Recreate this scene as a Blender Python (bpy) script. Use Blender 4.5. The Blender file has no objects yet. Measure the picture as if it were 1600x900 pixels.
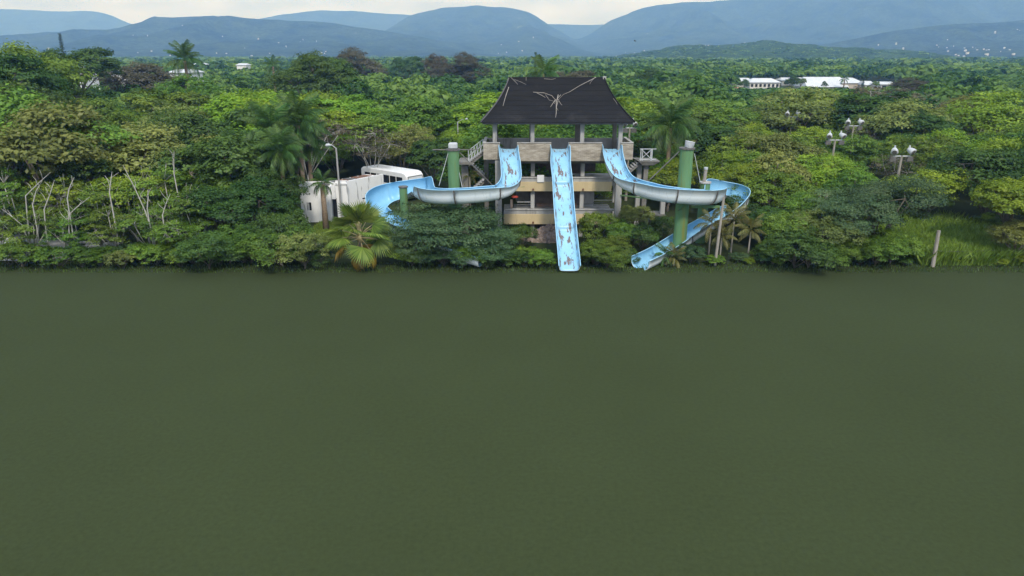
import bpy, math, random
import numpy as np
from mathutils import Vector, Matrix
random.seed(7)
R = math.radians
# ------------------------------------------------------------------ camera, sky, sun, exposure
scene = bpy.context.scene
CAM_H, PITCH, F = 15.4, R(18.9), 1067.0
cam_data = bpy.data.cameras.new('camera'); cam = bpy.data.objects.new('camera', cam_data)
scene.collection.objects.link(cam); scene.camera = cam
cam.location = (0, 0, CAM_H); cam.rotation_euler = (math.pi/2 - PITCH, 0, 0)
cam_data.sensor_width = 36; cam_data.lens = 36*F/1600; cam_data.clip_start = .1; cam_data.clip_end = 40000

SUN_EL, SUN_AZ = 46, 10         # azimuth: degrees from straight behind the camera, negative = left
world = bpy.data.worlds.new('World'); scene.world = world; world.use_nodes = True
wn, wl = world.node_tree.nodes, world.node_tree.links
wn.clear()
sky = wn.new('ShaderNodeTexSky'); sky.sky_type = 'NISHITA'; sky.sun_disc = False
sky.sun_elevation = R(SUN_EL); sky.sun_rotation = R(180 + SUN_AZ*-1); sky.air_density = 1.2; sky.dust_density = 2.0
tc = wn.new('ShaderNodeTexCoord'); mp = wn.new('ShaderNodeMapping'); mp.inputs['Scale'].default_value = (1, 1, 3.2)
nz = wn.new('ShaderNodeTexNoise'); nz.inputs['Scale'].default_value = 3.2; nz.inputs['Detail'].default_value = 8; nz.inputs['Roughness'].default_value = .55
cr = wn.new('ShaderNodeValToRGB'); cr.color_ramp.elements[0].position = .30; cr.color_ramp.elements[1].position = .62
cr.color_ramp.elements[0].color = (.62, .62, .62, 1); cr.color_ramp.elements[1].color = (1, 1, 1, 1)
n2 = wn.new('ShaderNodeTexNoise'); n2.inputs['Scale'].default_value = 7; n2.inputs['Detail'].default_value = 6
cc = wn.new('ShaderNodeValToRGB'); cc.color_ramp.elements[0].color = (8.2, 9.8, 12.2, 1); cc.color_ramp.elements[1].color = (11.9, 13.4, 15.8, 1)
cc.color_ramp.elements[0].position = .35; cc.color_ramp.elements[1].position = .6
mx = wn.new('ShaderNodeMix'); mx.data_type = 'RGBA'
bg = wn.new('ShaderNodeBackground'); bg.inputs['Strength'].default_value = .10
wo = wn.new('ShaderNodeOutputWorld')
wl.new(tc.outputs['Generated'], mp.inputs['Vector']); wl.new(mp.outputs[0], nz.inputs['Vector']); wl.new(mp.outputs[0], n2.inputs['Vector'])
wl.new(nz.outputs['Fac'], cr.inputs['Fac']); wl.new(n2.outputs['Fac'], cc.inputs['Fac'])
wl.new(cr.outputs['Color'], mx.inputs['Factor']); wl.new(sky.outputs[0], mx.inputs['A']); wl.new(cc.outputs['Color'], mx.inputs['B'])
wl.new(mx.outputs['Result'], bg.inputs['Color']); wl.new(bg.outputs[0], wo.inputs['Surface'])
sd = bpy.data.lights.new('sun', 'SUN'); sd.energy = 3.0; sd.angle = R(9); sd.color = (1, .965, .9)
sun = bpy.data.objects.new('sun', sd); scene.collection.objects.link(sun)
_az = R(SUN_AZ)
sdir = Vector((math.sin(_az)*math.cos(R(SUN_EL)), -math.cos(_az)*math.cos(R(SUN_EL)), math.sin(R(SUN_EL))))
sun.rotation_euler = sdir.to_track_quat('Z', 'Y').to_euler()
scene.view_settings.view_transform = 'Standard'; scene.view_settings.look = 'None'
scene.view_settings.exposure = 0; scene.view_settings.gamma = 1
scene.render.engine = 'CYCLES'
scene.cycles.use_denoising = True
scene.cycles.max_bounces = 8; scene.cycles.diffuse_bounces = 3; scene.cycles.glossy_bounces = 2
scene.cycles.transmission_bounces = 4; scene.cycles.transparent_max_bounces = 6; scene.cycles.volume_bounces = 4

# ------------------------------------------------------------------ helpers
C = scene.collection
FWD = Vector((0, math.cos(PITCH), -math.sin(PITCH))); UP = Vector((0, math.sin(PITCH), math.cos(PITCH)))
def P(px, py, Y):
    "world point at forward distance Y whose place in the picture is (px, py) of 1600x900"
    d = FWD + Vector((1, 0, 0))*((px-800)/F) + UP*((450-py)/F)
    t = Y/d.y
    return Vector((0, 0, CAM_H)) + d*t
def GX(px, Y):
    "x of ground point at distance Y in column px"
    depth = Y*math.cos(PITCH) + CAM_H*math.sin(PITCH)
    return (px-800)/F*depth
def ZAT(py, Y): return P(800, py, Y).z
def XAT(px, Y, z):
    return (px-800)/F*(Y*math.cos(PITCH) + (CAM_H-z)*math.sin(PITCH))

class MB:
    def __init__(self): self.v = []; self.f = []; self.m = []
    def add(self, vs, fs, mi=0):
        b = len(self.v); self.v += [tuple(v) for v in vs]
        for f in fs: self.f.append(tuple(i+b for i in f)); self.m.append(mi)
        return self
    def box(self, x0, x1, y0, y1, z0, z1, mi=0):
        vs = [(x, y, z) for z in (z0, z1) for y in (y0, y1) for x in (x0, x1)]
        return self.add(vs, [(0,2,3,1),(4,5,7,6),(0,1,5,4),(2,6,7,3),(0,4,6,2),(1,3,7,5)], mi)
    def bar(self, a, b, w, h=None, mi=0):
        a, b = Vector(a), Vector(b); h = h or w
        t = (b-a).normalized(); u = Vector((0,0,1)) if abs(t.z) < .95 else Vector((1,0,0))
        s = t.cross(u).normalized()*(w/2); q = s.cross(t).normalized()*(h/2)
        vs = [p+i*s+j*q for p in (a, b) for i, j in ((-1,-1),(1,-1),(1,1),(-1,1))]
        return self.add(vs, [(0,1,2,3),(7,6,5,4),(0,4,5,1),(1,5,6,2),(2,6,7,3),(3,7,4,0)], mi)
    def tube(self, pts, rad, n=8, mi=0, cap=True):
        pts = [Vector(p) for p in pts]
        if not hasattr(rad, '__len__'): rad = [rad]*len(pts)
        vs = []; ref = Vector((1, .13, .07)).normalized()
        for i, p in enumerate(pts):
            t = (pts[min(i+1, len(pts)-1)]-pts[max(i-1, 0)]).normalized()
            r0 = ref if abs(t.dot(ref)) < .9 else Vector((0, 1, .1)).normalized()
            a = t.cross(r0).normalized(); b = t.cross(a)
            for k in range(n):
                an = 2*math.pi*k/n; vs.append(p + (a*math.cos(an)+b*math.sin(an))*rad[i])
        fs = []
        for i in range(len(pts)-1):
            for k in range(n):
                fs.append((i*n+k, i*n+(k+1) % n, (i+1)*n+(k+1) % n, (i+1)*n+k))
        if cap:
            fs.append(tuple(range(n))[::-1]); fs.append(tuple((len(pts)-1)*n+k for k in range(n)))
        return self.add(vs, fs, mi)
    def mesh(self, name, mats, smooth=False, bevel=0):
        me = bpy.data.meshes.new(name); me.from_pydata(self.v, [], self.f)
        for m in (mats if isinstance(mats, (list, tuple)) else [mats]): me.materials.append(m)
        me.polygons.foreach_set('material_index', self.m)
        if smooth: me.polygons.foreach_set('use_smooth', [True]*len(self.f))
        me.update(); return me
    def build(self, name, mats, parent=None, smooth=False, bevel=0):
        o = link(name, self.mesh(name, mats, smooth), parent)
        if bevel:
            md = o.modifiers.new('bevel', 'BEVEL'); md.width = bevel; md.segments = 1; md.limit_method = 'ANGLE'
        return o
def link(name, me, parent=None):
    o = bpy.data.objects.new(name, me); C.objects.link(o)
    if parent: o.parent = parent
    return o
def tag(o, label, cat, group=None):
    o['label'] = label; o['category'] = cat
    if group: o['group'] = group
    return o
def thing(name, label, cat, loc=(0,0,0), rz=0, group=None):
    o = bpy.data.objects.new(name, None); C.objects.link(o); o.empty_display_size = .2
    o.location = loc; o.rotation_euler = (0, 0, rz)
    return tag(o, label, cat, group)
def kind(o, k, label=None):
    o['kind'] = k
    if label: o['label'] = label
    return o
def local(o):  # matrix that takes world points to a rotated/translated empty's space
    return (Matrix.Translation(o.location) @ o.rotation_euler.to_matrix().to_4x4()).inverted()

# ------------------------------------------------------------------ materials
def mat(name):
    m = bpy.data.materials.new(name); m.use_nodes = True
    n = m.node_tree.nodes; l = m.node_tree.links
    b = n.get('Principled BSDF'); return m, n, l, b
def ramp(n, stops):
    r = n.new('ShaderNodeValToRGB'); e = r.color_ramp.elements
    while len(e) < len(stops): e.new(.5)
    for i, (p, c) in enumerate(stops): e[i].position = p; e[i].color = (*c, 1)
    return r
def noise(n, l, vec, scale, detail=5, rough=.6):
    t = n.new('ShaderNodeTexNoise'); t.inputs['Scale'].default_value = scale; t.inputs['Detail'].default_value = detail
    t.inputs['Roughness'].default_value = rough
    if vec: l.new(vec, t.inputs['Vector'])
    return t
def mapping(n, l, vec, sc):
    m = n.new('ShaderNodeMapping'); m.inputs['Scale'].default_value = sc; l.new(vec, m.inputs['Vector']); return m.outputs[0]
def surf(name, stops, scale=2., rough=.85, bump=.2, bscale=None, aniso=(1,1,1), spec=.3, obj=True, stain=None):
    m, n, l, b = mat(name)
    t = n.new('ShaderNodeTexCoord'); g = n.new('ShaderNodeNewGeometry')
    v = mapping(n, l, g.outputs['Position'], aniso)
    nt = noise(n, l, v, scale, 8, .65); r = ramp(n, stops); l.new(nt.outputs['Fac'], r.inputs['Fac'])
    col = r.outputs['Color']
    if stain:   # stain = (colour, scale, aniso, lo, hi)
        s = noise(n, l, mapping(n, l, g.outputs['Position'], stain[2]), stain[1], 6, .6)
        sr = ramp(n, [(stain[3], (0,0,0)), (stain[4], (1,1,1))]); l.new(s.outputs['Fac'], sr.inputs['Fac'])
        mx = n.new('ShaderNodeMix'); mx.data_type = 'RGBA'; mx.inputs['B'].default_value = (*stain[0], 1)
        l.new(sr.outputs['Color'], mx.inputs['Factor']); l.new(col, mx.inputs['A']); col = mx.outputs['Result']
    l.new(col, b.inputs['Base Color']); b.inputs['Roughness'].default_value = rough
    b.inputs['Specular IOR Level'].default_value = spec
    if bump:
        bn = noise(n, l, v, bscale or scale*6, 6, .7); bu = n.new('ShaderNodeBump'); bu.inputs['Strength'].default_value = bump
        bu.inputs['Distance'].default_value = .05
        l.new(bn.outputs['Fac'], bu.inputs['Height']); l.new(bu.outputs[0], b.inputs['Normal'])
    return m
def leafmat(name, dark, mid, light, trans=.35, hue=.02, val=.24):
    m, n, l, b = mat(name); n.remove(b)
    at = n.new('ShaderNodeAttribute'); at.attribute_name = 'leaf'
    oi = n.new('ShaderNodeObjectInfo')
    tcd = n.new('ShaderNodeNewGeometry'); nz_ = noise(n, l, tcd.outputs['Position'], .45, 3, .6)
    ma = n.new('ShaderNodeMath'); ma.operation = 'MULTIPLY_ADD'; ma.inputs[1].default_value = .9; l.new(nz_.outputs['Fac'], ma.inputs[0])
    sb = n.new('ShaderNodeMath'); sb.operation = 'SUBTRACT'; sb.inputs[1].default_value = .45; l.new(at.outputs['Fac'], sb.inputs[0]); l.new(sb.outputs[0], ma.inputs[2])
    r = ramp(n, [(0, dark), (.5, mid), (1, light)]); l.new(ma.outputs[0], r.inputs['Fac'])
    hs = n.new('ShaderNodeHueSaturation')
    mh = n.new('ShaderNodeMapRange'); mh.inputs['To Min'].default_value = .5-hue; mh.inputs['To Max'].default_value = .5+hue
    l.new(oi.outputs['Random'], mh.inputs['Value']); l.new(mh.outputs[0], hs.inputs['Hue'])
    mu = n.new('ShaderNodeMath'); mu.operation = 'MULTIPLY'; mu.inputs[1].default_value = 7.13
    fr = n.new('ShaderNodeMath'); fr.operation = 'FRACT'; l.new(oi.outputs['Random'], mu.inputs[0]); l.new(mu.outputs[0], fr.inputs[0])
    mv = n.new('ShaderNodeMapRange'); mv.inputs['To Min'].default_value = 1-val; mv.inputs['To Max'].default_value = 1+val
    l.new(fr.outputs[0], mv.inputs['Value']); l.new(mv.outputs[0], hs.inputs['Value']); l.new(r.outputs['Color'], hs.inputs['Color'])
    d = n.new('ShaderNodeBsdfDiffuse'); tr = n.new('ShaderNodeBsdfTranslucent'); gl = n.new('ShaderNodeBsdfGlossy'); gl.inputs['Roughness'].default_value = .5
    m1 = n.new('ShaderNodeMixShader'); m1.inputs[0].default_value = trans
    m2 = n.new('ShaderNodeMixShader'); m2.inputs[0].default_value = .025
    for q in (d, tr): l.new(hs.outputs['Color'], q.inputs['Color'])
    l.new(d.outputs[0], m1.inputs[1]); l.new(tr.outputs[0], m1.inputs[2]); l.new(m1.outputs[0], m2.inputs[1]); l.new(gl.outputs[0], m2.inputs[2])
    l.new(m2.outputs[0], n['Material Output'].inputs['Surface']); return m

M = {}
M['leaf_dark']   = leafmat('leaf_dark',   (0.029,0.065,0.015), (0.062,0.127,0.023), (0.109,0.195,0.033))
M['leaf_mid']    = leafmat('leaf_mid',    (0.055,0.108,0.015), (0.119,0.206,0.025), (0.207,0.315,0.038))
M['leaf_bright'] = leafmat('leaf_bright', (0.089,0.164,0.013), (0.175,0.285,0.022), (0.296,0.414,0.035))
M['leaf_olive']  = leafmat('leaf_olive',  (0.087,0.118,0.027), (0.175,0.218,0.051), (0.300,0.336,0.088))
M['leaf_blue']   = leafmat('leaf_blue',   (0.036,0.091,0.037), (0.077,0.156,0.060), (0.142,0.235,0.095))
M['leaf_yellow'] = leafmat('leaf_yellow', (0.111,0.168,0.011), (0.198,0.283,0.020), (0.312,0.385,0.033), hue=.005, val=.08)
M['leaf_brown']  = leafmat('leaf_brown',  (.062,.056,.034), (.105,.092,.056), (.150,.135,.085))
M['leaf_far']    = leafmat('leaf_far',    (0.036,0.078,0.014), (0.124,0.190,0.030), (0.255,0.316,0.053), hue=.05)
M['palm']        = leafmat('palm',        (0.037,0.086,0.020), (0.074,0.153,0.032), (0.130,0.226,0.050))
M['palm_fan']    = leafmat('palm_fan',    (0.092,0.155,0.021), (0.167,0.247,0.037), (0.276,0.345,0.069), trans=.35, val=.25)
M['palm_old']    = leafmat('palm_old',    (.200,.150,.020), (.320,.235,.030), (.400,.320,.080), trans=.3)
M['areca']       = leafmat('areca',       (.080,.095,.020), (.150,.150,.040), (.220,.200,.070), trans=.3)
M['grass']       = leafmat('grass',       (.095,.160,.018), (.165,.245,.030), (.255,.330,.060), trans=.3)
M['lawn']        = leafmat('lawn',        (.042,.056,.026), (.056,.074,.034), (.068,.088,.042), trans=.2, val=.02, hue=.005)
M['bark']        = surf('bark', [(.3,(.09,.075,.055)), (.7,(.22,.19,.15))], 4, .95, .5, aniso=(3,3,.6))
M['bark_pale']   = surf('bark_pale', [(.3,(.27,.26,.23)), (.7,(.48,.46,.42))], 4, .9, .3, aniso=(3,3,.6))
M['palm_bark']   = surf('palm_bark', [(.3,(.13,.09,.06)), (.7,(.33,.25,.17))], 5, .95, .5, aniso=(1,1,4))
M['petiole']     = surf('petiole', [(.3,(.30,.24,.12)), (.7,(.42,.36,.20))], 3, .7, .1)
M['concrete']    = surf('concrete', [(.3,(.27,.265,.255)), (.7,(.44,.435,.42))], 1.2, .92, .25, 14, aniso=(1,1,.35), stain=((.09,.085,.08), 1.1, (1.5,1.5,.25), .56, .74))
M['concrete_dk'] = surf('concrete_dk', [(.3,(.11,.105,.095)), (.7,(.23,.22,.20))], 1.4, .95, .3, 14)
M['cream']       = surf('cream', [(.25,(.47,.37,.21)), (.75,(.62,.51,.32))], .8, .85, .12, 14, aniso=(1,1,.4), stain=((.20,.17,.12), 1.3, (1.6,1.6,.3), .60, .78))
M['brick']       = surf('brick', [(.3,(.075,.058,.050)), (.7,(.15,.12,.105))], 3, .95, .4, 18)
M['green_paint'] = surf('green_paint', [(.3,(.085,.185,.085)), (.7,(.13,.26,.12))], 1.0, .7, .12, 12, aniso=(1.5,1.5,.25), stain=((.16,.18,.04), 1.2, (2.2,2.2,.2), .50, .70))
M['metal']       = surf('metal', [(.3,(.36,.38,.40)), (.7,(.55,.57,.58))], 3, .45, .05, spec=.6)
M['metal_dark']  = surf('metal_dark', [(.3,(.07,.07,.07)), (.7,(.15,.14,.13))], 4, .6, .1)
M['rust']        = surf('rust', [(.3,(.13,.06,.04)), (.7,(.24,.13,.08))], 5, .9, .2)
M['lamp_white']  = surf('lamp_white', [(.3,(.38,.40,.42)), (.7,(.54,.56,.58))], 3, .4, 0)
M['white_wall']  = surf('white_wall', [(.25,(.74,.74,.74)), (.75,(.84,.84,.84))], .7, .9, .1, 12, aniso=(1,1,.5), stain=((.13,.125,.12), 1.9, (1.9,1.9,.22), .58, .70))
M['white_paint'] = surf('white_paint', [(.3,(.70,.71,.72)), (.7,(.82,.82,.82))], 1.5, .5, .05, stain=((.32,.28,.25), 1.8, (1,1,1), .62, .78))
M['dark']        = surf('dark', [(.3,(.012,.013,.014)), (.7,(.03,.03,.03))], 3, .6, 0)
M['glass']       = surf('glass', [(.3,(.012,.014,.016)), (.7,(.025,.028,.03))], 2, .15, 0, spec=.6)
M['glass_pale']  = surf('glass_pale', [(.3,(.58,.62,.66)), (.7,(.74,.77,.80))], 2, .25, 0, spec=.6)
M['roof_metal']  = surf('roof_metal', [(.3,(.46,.49,.53)), (.7,(.62,.64,.67))], .3, .5, .05, 3, spec=.5)
M['roof_red']    = surf('roof_red', [(.3,(.36,.13,.09)), (.7,(.52,.23,.17))], 1, .9, .2)
M['far_wall']    = surf('far_wall', [(.3,(.52,.50,.46)), (.7,(.68,.66,.62))], .4, .9, 0)
M['far_beige']   = surf('far_beige', [(.3,(.42,.36,.29)), (.7,(.52,.46,.38))], .4, .9, 0)
M['red']         = surf('red', [(.3,(.45,.06,.04)), (.7,(.58,.10,.06))], 3, .5, 0)
M['roof_black']  = surf('roof_black', [(.3,(.006,.0064,.008)), (.72,(.013,.0134,.0155))], .9, .9, .5, 9, aniso=(.5,.5,2.2), stain=((.034,.034,.037), .55, (1,1,1.3), .58, .78))
M['roof_edge']   = surf('roof_edge', [(.3,(.07,.07,.075)), (.7,(.15,.145,.15))], 2, .9, .2)
M['dead_wood']   = surf('dead_wood', [(.3,(.26,.23,.20)), (.7,(.44,.41,.37))], 6, .95, .3)
M['rubble']      = surf('rubble', [(.3,(.17,.13,.11)), (.7,(.36,.29,.25))], 3, .95, .3)
M['wood_post']   = surf('wood_post', [(.3,(.20,.18,.155)), (.7,(.36,.33,.29))], 4, .95, .3, aniso=(2,2,.4))
M['stone_grey']  = surf('stone_grey', [(.3,(.16,.16,.17)), (.7,(.30,.30,.31))], 3, .95, .3)
M['paving']      = surf('paving', [(.3,(.36,.37,.39)), (.7,(.56,.57,.59))], .7, .9, .15)

def clad_mat():   # rough split-stone cladding: thin courses
    m, n, l, b = mat('stone_cladding'); g = n.new('ShaderNodeNewGeometry')
    br = n.new('ShaderNodeTexBrick'); v = mapping(n, l, g.outputs['Position'], (1, 1, 1))
    sp = n.new('ShaderNodeSeparateXYZ'); l.new(v, sp.inputs[0]); ad = n.new('ShaderNodeMath'); l.new(sp.outputs[0], ad.inputs[0]); l.new(sp.outputs[1], ad.inputs[1])
    cb = n.new('ShaderNodeCombineXYZ'); l.new(ad.outputs[0], cb.inputs[0]); l.new(sp.outputs[2], cb.inputs[1]); l.new(cb.outputs[0], br.inputs['Vector'])
    br.inputs['Scale'].default_value = 1; br.inputs['Brick Width'].default_value = .34; br.inputs['Row Height'].default_value = .1; br.inputs['Mortar Size'].default_value = .008
    br.inputs['Color1'].default_value = (.50,.45,.375,1); br.inputs['Color2'].default_value = (.42,.375,.31,1); br.inputs['Mortar'].default_value = (.30,.27,.22,1)
    nt = noise(n, l, mapping(n, l, g.outputs['Position'], (.5,.5,2)), 2.4, 7, .7); r = ramp(n, [(.35,(.52,.50,.47)), (.62,(1,1,1))]); l.new(nt.outputs['Fac'], r.inputs['Fac'])
    mx = n.new('ShaderNodeMix'); mx.data_type = 'RGBA'; mx.blend_type = 'MULTIPLY'; mx.inputs['Factor'].default_value = 1
    l.new(br.outputs['Color'], mx.inputs['A']); l.new(r.outputs['Color'], mx.inputs['B']); l.new(mx.outputs['Result'], b.inputs['Base Color'])
    bu = n.new('ShaderNodeBump'); bu.inputs['Strength'].default_value = .5; bu.inputs['Distance'].default_value = .03
    l.new(br.outputs['Fac'], bu.inputs['Height']); bu.invert = True; l.new(bu.outputs[0], b.inputs['Normal']); b.inputs['Roughness'].default_value = .95
    return m
M['cladding'] = clad_mat()

def flume_mat(name, base, base2, wear, lo, hi, dirt):
    "fibreglass: uv.x runs along the slide in metres, uv.y across it"
    m, n, l, b = mat(name); uv = n.new('ShaderNodeUVMap'); uv.uv_map = 'flow'
    g = n.new('ShaderNodeNewGeometry')
    f = noise(n, l, g.outputs['Position'], .8, 6, .6); r = ramp(n, [(.3, base), (.7, base2)]); l.new(f.outputs['Fac'], r.inputs['Fac'])
    w = noise(n, l, mapping(n, l, uv.outputs[0], (.62, 2.4, 1)), 1.5, 7, .62)
    wr = ramp(n, [(lo, (0,0,0)), (hi, (1,1,1))]); l.new(w.outputs['Fac'], wr.inputs['Fac'])
    w2 = noise(n, l, mapping(n, l, uv.outputs[0], (1.0, 5, 1)), 3, 5, .7)
    wc = ramp(n, [(.35, wear), (.65, tuple(c*2.1 for c in wear))]); l.new(w2.outputs['Fac'], wc.inputs['Fac'])
    mx = n.new('ShaderNodeMix'); mx.data_type = 'RGBA'
    l.new(wr.outputs['Color'], mx.inputs['Factor']); l.new(r.outputs['Color'], mx.inputs['A']); l.new(wc.outputs['Color'], mx.inputs['B'])
    d = noise(n, l, mapping(n, l, uv.outputs[0], (2.2, .8, 1)), 2.0, 6, .7); dr = ramp(n, [(.56, (1,1,1)), (.85, dirt)]); l.new(d.outputs['Fac'], dr.inputs['Fac'])
    m2 = n.new('ShaderNodeMix'); m2.data_type = 'RGBA'; m2.blend_type = 'MULTIPLY'; m2.inputs['Factor'].default_value = 1
    l.new(mx.outputs['Result'], m2.inputs['A']); l.new(dr.outputs['Color'], m2.inputs['B']); l.new(m2.outputs['Result'], b.inputs['Base Color'])
    b.inputs['Roughness'].default_value = .38; b.inputs['Specular IOR Level'].default_value = .4; return m
M['flume_in']  = flume_mat('flume_inside', (.22,.47,.67), (.31,.56,.73), (.10,.080,.078), .55, .575, (.75,.8,.84))
M['flume_clean'] = flume_mat('flume_inside_sound', (.20,.46,.68), (.28,.54,.74), (.16,.30,.42), .66, .72, (.72,.77,.82))
M['flume_out'] = flume_mat('flume_outside', (.66,.74,.79), (.78,.83,.86), (.36,.40,.43), .70, .84, (.55,.56,.57))
M['flume_rim'] = surf('flume_rim', [(.3,(.28,.54,.74)), (.7,(.40,.64,.80))], 2, .45, 0)

# ground: dull olive grass
def ground_mat():
    m, n, l, b = mat('ground_grass'); g = n.new('ShaderNodeNewGeometry')
    a = noise(n, l, g.outputs['Position'], .12, 8, .6); r = ramp(n, [(.3, (.0375,.049,.0205)), (.7, (.0420,.055,.0235))]); l.new(a.outputs['Fac'], r.inputs['Fac'])
    c = noise(n, l, g.outputs['Position'], 5, 6, .7); r2 = ramp(n, [(.3, (.86,.86,.86)), (.7, (1.12,1.12,1.12))]); l.new(c.outputs['Fac'], r2.inputs['Fac'])
    mx = n.new('ShaderNodeMix'); mx.data_type = 'RGBA'; mx.blend_type = 'MULTIPLY'; mx.inputs['Factor'].default_value = 1
    l.new(r.outputs['Color'], mx.inputs['A']); l.new(r2.outputs['Color'], mx.inputs['B']); l.new(mx.outputs['Result'], b.inputs['Base Color'])
    bu = n.new('ShaderNodeBump'); bu.inputs['Strength'].default_value = .35; bu.inputs['Distance'].default_value = .05
    l.new(c.outputs['Fac'], bu.inputs['Height']); l.new(bu.outputs[0], b.inputs['Normal'])
    b.inputs['Roughness'].default_value = 1; b.inputs['Specular IOR Level'].default_value = .05; return m
M['ground'] = ground_mat()
def hill_mat(name, a, b_, field, sc):
    m, n, l, b = mat(name); g = n.new('ShaderNodeNewGeometry')
    t = noise(n, l, g.outputs['Position'], sc, 10, .78); r = ramp(n, [(.36, a), (.56, b_), (.63, b_), (.70, field)]); l.new(t.outputs['Fac'], r.inputs['Fac'])
    t2 = noise(n, l, g.outputs['Position'], sc*9, 8, .8); r2 = ramp(n, [(.38, (.35,.35,.35)), (.62, (1.6,1.6,1.6))]); l.new(t2.outputs['Fac'], r2.inputs['Fac'])
    mx = n.new('ShaderNodeMix'); mx.data_type = 'RGBA'; mx.blend_type = 'MULTIPLY'; mx.inputs['Factor'].default_value = 1
    l.new(r.outputs['Color'], mx.inputs['A']); l.new(r2.outputs['Color'], mx.inputs['B']); l.new(mx.outputs['Result'], b.inputs['Base Color'])
    bu = n.new('ShaderNodeBump'); bu.inputs['Strength'].default_value = 1; bu.inputs['Distance'].default_value = .25/sc
    l.new(t.outputs['Fac'], bu.inputs['Height']); l.new(bu.outputs[0], b.inputs['Normal'])
    b.inputs['Roughness'].default_value = 1; b.inputs['Specular IOR Level'].default_value = 0
    return m
M['hill_near'] = hill_mat('hill_woods', (.010,.032,.010), (.060,.105,.026), (.15,.19,.07), .03)
M['hill_far']  = hill_mat('mountain_woods', (.006,.018,.010), (.060,.088,.040), (.26,.27,.16), .007)

# ------------------------------------------------------------------ ground, hills, haze
S = 15000
g = MB(); g.add([(-S,-400,0),(S,-400,0),(S,S,0),(-S,S,0)], [(0,1,2,3)])
kind(g.build('ground', M['ground']), 'structure')
p = MB(); ax, bx = GX(-60, 52), GX(215, 52)
p.add([(ax-6,51.6,.004),(bx-6,51.6,.004),(bx-3,52.6,.004),(bx-4,57,.004),(ax-8,60,.004)], [(0,1,2,3,4)])
kind(p.build('paved_yard', M['paving']), 'structure')

def vnoise(xs, seed, octaves=5, base=1.0):
    rng = np.random.RandomState(seed); out = np.zeros_like(xs, dtype=float); amp = 1.0
    for o in range(octaves):
        f = base*2**o; ph = rng.rand()*100; tab = rng.rand(4096)*2-1
        q = xs*f+ph; i = np.floor(q).astype(int); t = q-i; t = t*t*(3-2*t)
        out += amp*(tab[i % 4096]*(1-t)+tab[(i+1) % 4096]*t); amp *= .5
    return out
def v2noise(X, Y, seed, octaves=5):
    rng = np.random.RandomState(seed); out = np.zeros_like(X); amp = 1.0
    tab = rng.rand(256, 256)*2-1
    for o in range(octaves):
        f = 2**o; qx = X*f+rng.rand()*50; qy = Y*f+rng.rand()*50
        i = np.floor(qx).astype(int); j = np.floor(qy).astype(int); tx = qx-i; ty = qy-j; tx = tx*tx*(3-2*tx); ty = ty*ty*(3-2*ty)
        a = tab[i % 256, j % 256]; b = tab[(i+1) % 256, j % 256]; c = tab[i % 256, (j+1) % 256]; d = tab[(i+1) % 256, (j+1) % 256]
        out += amp*((a*(1-tx)+b*tx)*(1-ty)+(c*(1-tx)+d*tx)*ty); amp *= .5
    return out
HILLS = {}
def hill(name, prof, D, front, back, m, seed, rough=.10, nx=260, ny=70):
    "ridge whose crest passes through the picture points prof at distance D; slopes fall over front and back metres"
    px = np.array([a for a, _ in prof], float); pz = np.array([max(ZAT(b, D), -5) for _, b in prof])
    X0, X1 = XAT(px[0], D, 0), XAT(px[-1], D, 0)
    xs = np.linspace(X0, X1, nx); cx = np.array([XAT(a, D, z) for a, z in zip(px, pz)])
    crest = np.interp(xs, cx, pz); k = max(3, nx//90); ker = np.ones(k)/k
    crest = np.convolve(np.pad(crest, k, mode='edge'), ker, 'same')[k:-k]
    crest = crest + vnoise(xs/D*14, seed, 6)*np.maximum(crest, 0)*.03
    ts = np.concatenate([np.linspace(-1, 0, int(ny*.75)), np.linspace(0, 1, ny-int(ny*.75)+1)[1:]])
    XX, TT = np.meshgrid(xs, ts); ZZ = np.zeros_like(XX)
    YY = np.where(TT < 0, D+TT*front, D+TT*back)
    fall = np.where(TT < 0, (1+TT)**1.35, (1-TT)**1.2)
    spur = v2noise(XX/D*16, TT*3.0, seed+3, 7)
    ZZ = np.maximum(crest[None, :], 0)*fall*(1+spur*rough*1.6*(1-np.abs(1-2*np.abs(1+np.minimum(TT, 0)))**2)*(TT < 0)) + spur*8*(np.abs(TT) > .02)*fall
    ZZ = np.maximum(ZZ, -3)
    vs = np.stack([XX, YY, ZZ], -1).reshape(-1, 3); n1 = len(xs); fs = []
    for j in range(len(ts)-1):
        for i in range(n1-1): fs.append((j*n1+i, j*n1+i+1, (j+1)*n1+i+1, (j+1)*n1+i))
    me = bpy.data.meshes.new(name); me.from_pydata(vs.tolist(), [], fs); me.materials.append(m)
    me.polygons.foreach_set('use_smooth', [True]*len(fs)); me.update()
    HILLS[name] = (xs, ts, YY[:, 0], ZZ)
    o = link(name, me); return kind(o, 'structure')
def hz(name, X, Y):
    xs, ts, ys, ZZ = HILLS[name]
    i = int(np.clip(np.searchsorted(xs, X), 0, len(xs)-1)); j = int(np.clip(np.searchsorted(ys, Y), 0, len(ys)-1)); return float(ZZ[j, i])
hill('wooded_hill', [(860,112),(930,104),(985,88),(1050,76),(1110,71),(1180,66),(1250,69),(1330,76),(1390,88),(1430,98),(1500,112),(1560,122)], 1500, 650, 600, M['hill_near'], 3, .12)
hill('valley_slope', [(1080,120),(1180,96),(1260,76),(1330,62),(1400,48),(1470,40),(1540,36),(1640,28),(1800,10),(2100,0)], 2700, 1150, 1500, M['hill_far'], 14, .22)
hill('flat_topped_hill', [(-300,66),(-60,60),(60,54),(130,52),(190,45),(225,35),(250,25),(290,24),(345,25),(395,27),(450,33),(520,36),(580,43),(660,58),(740,74),(820,92),(900,104)], 3300, 1300, 1500, M['hill_far'], 21, .22)
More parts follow.
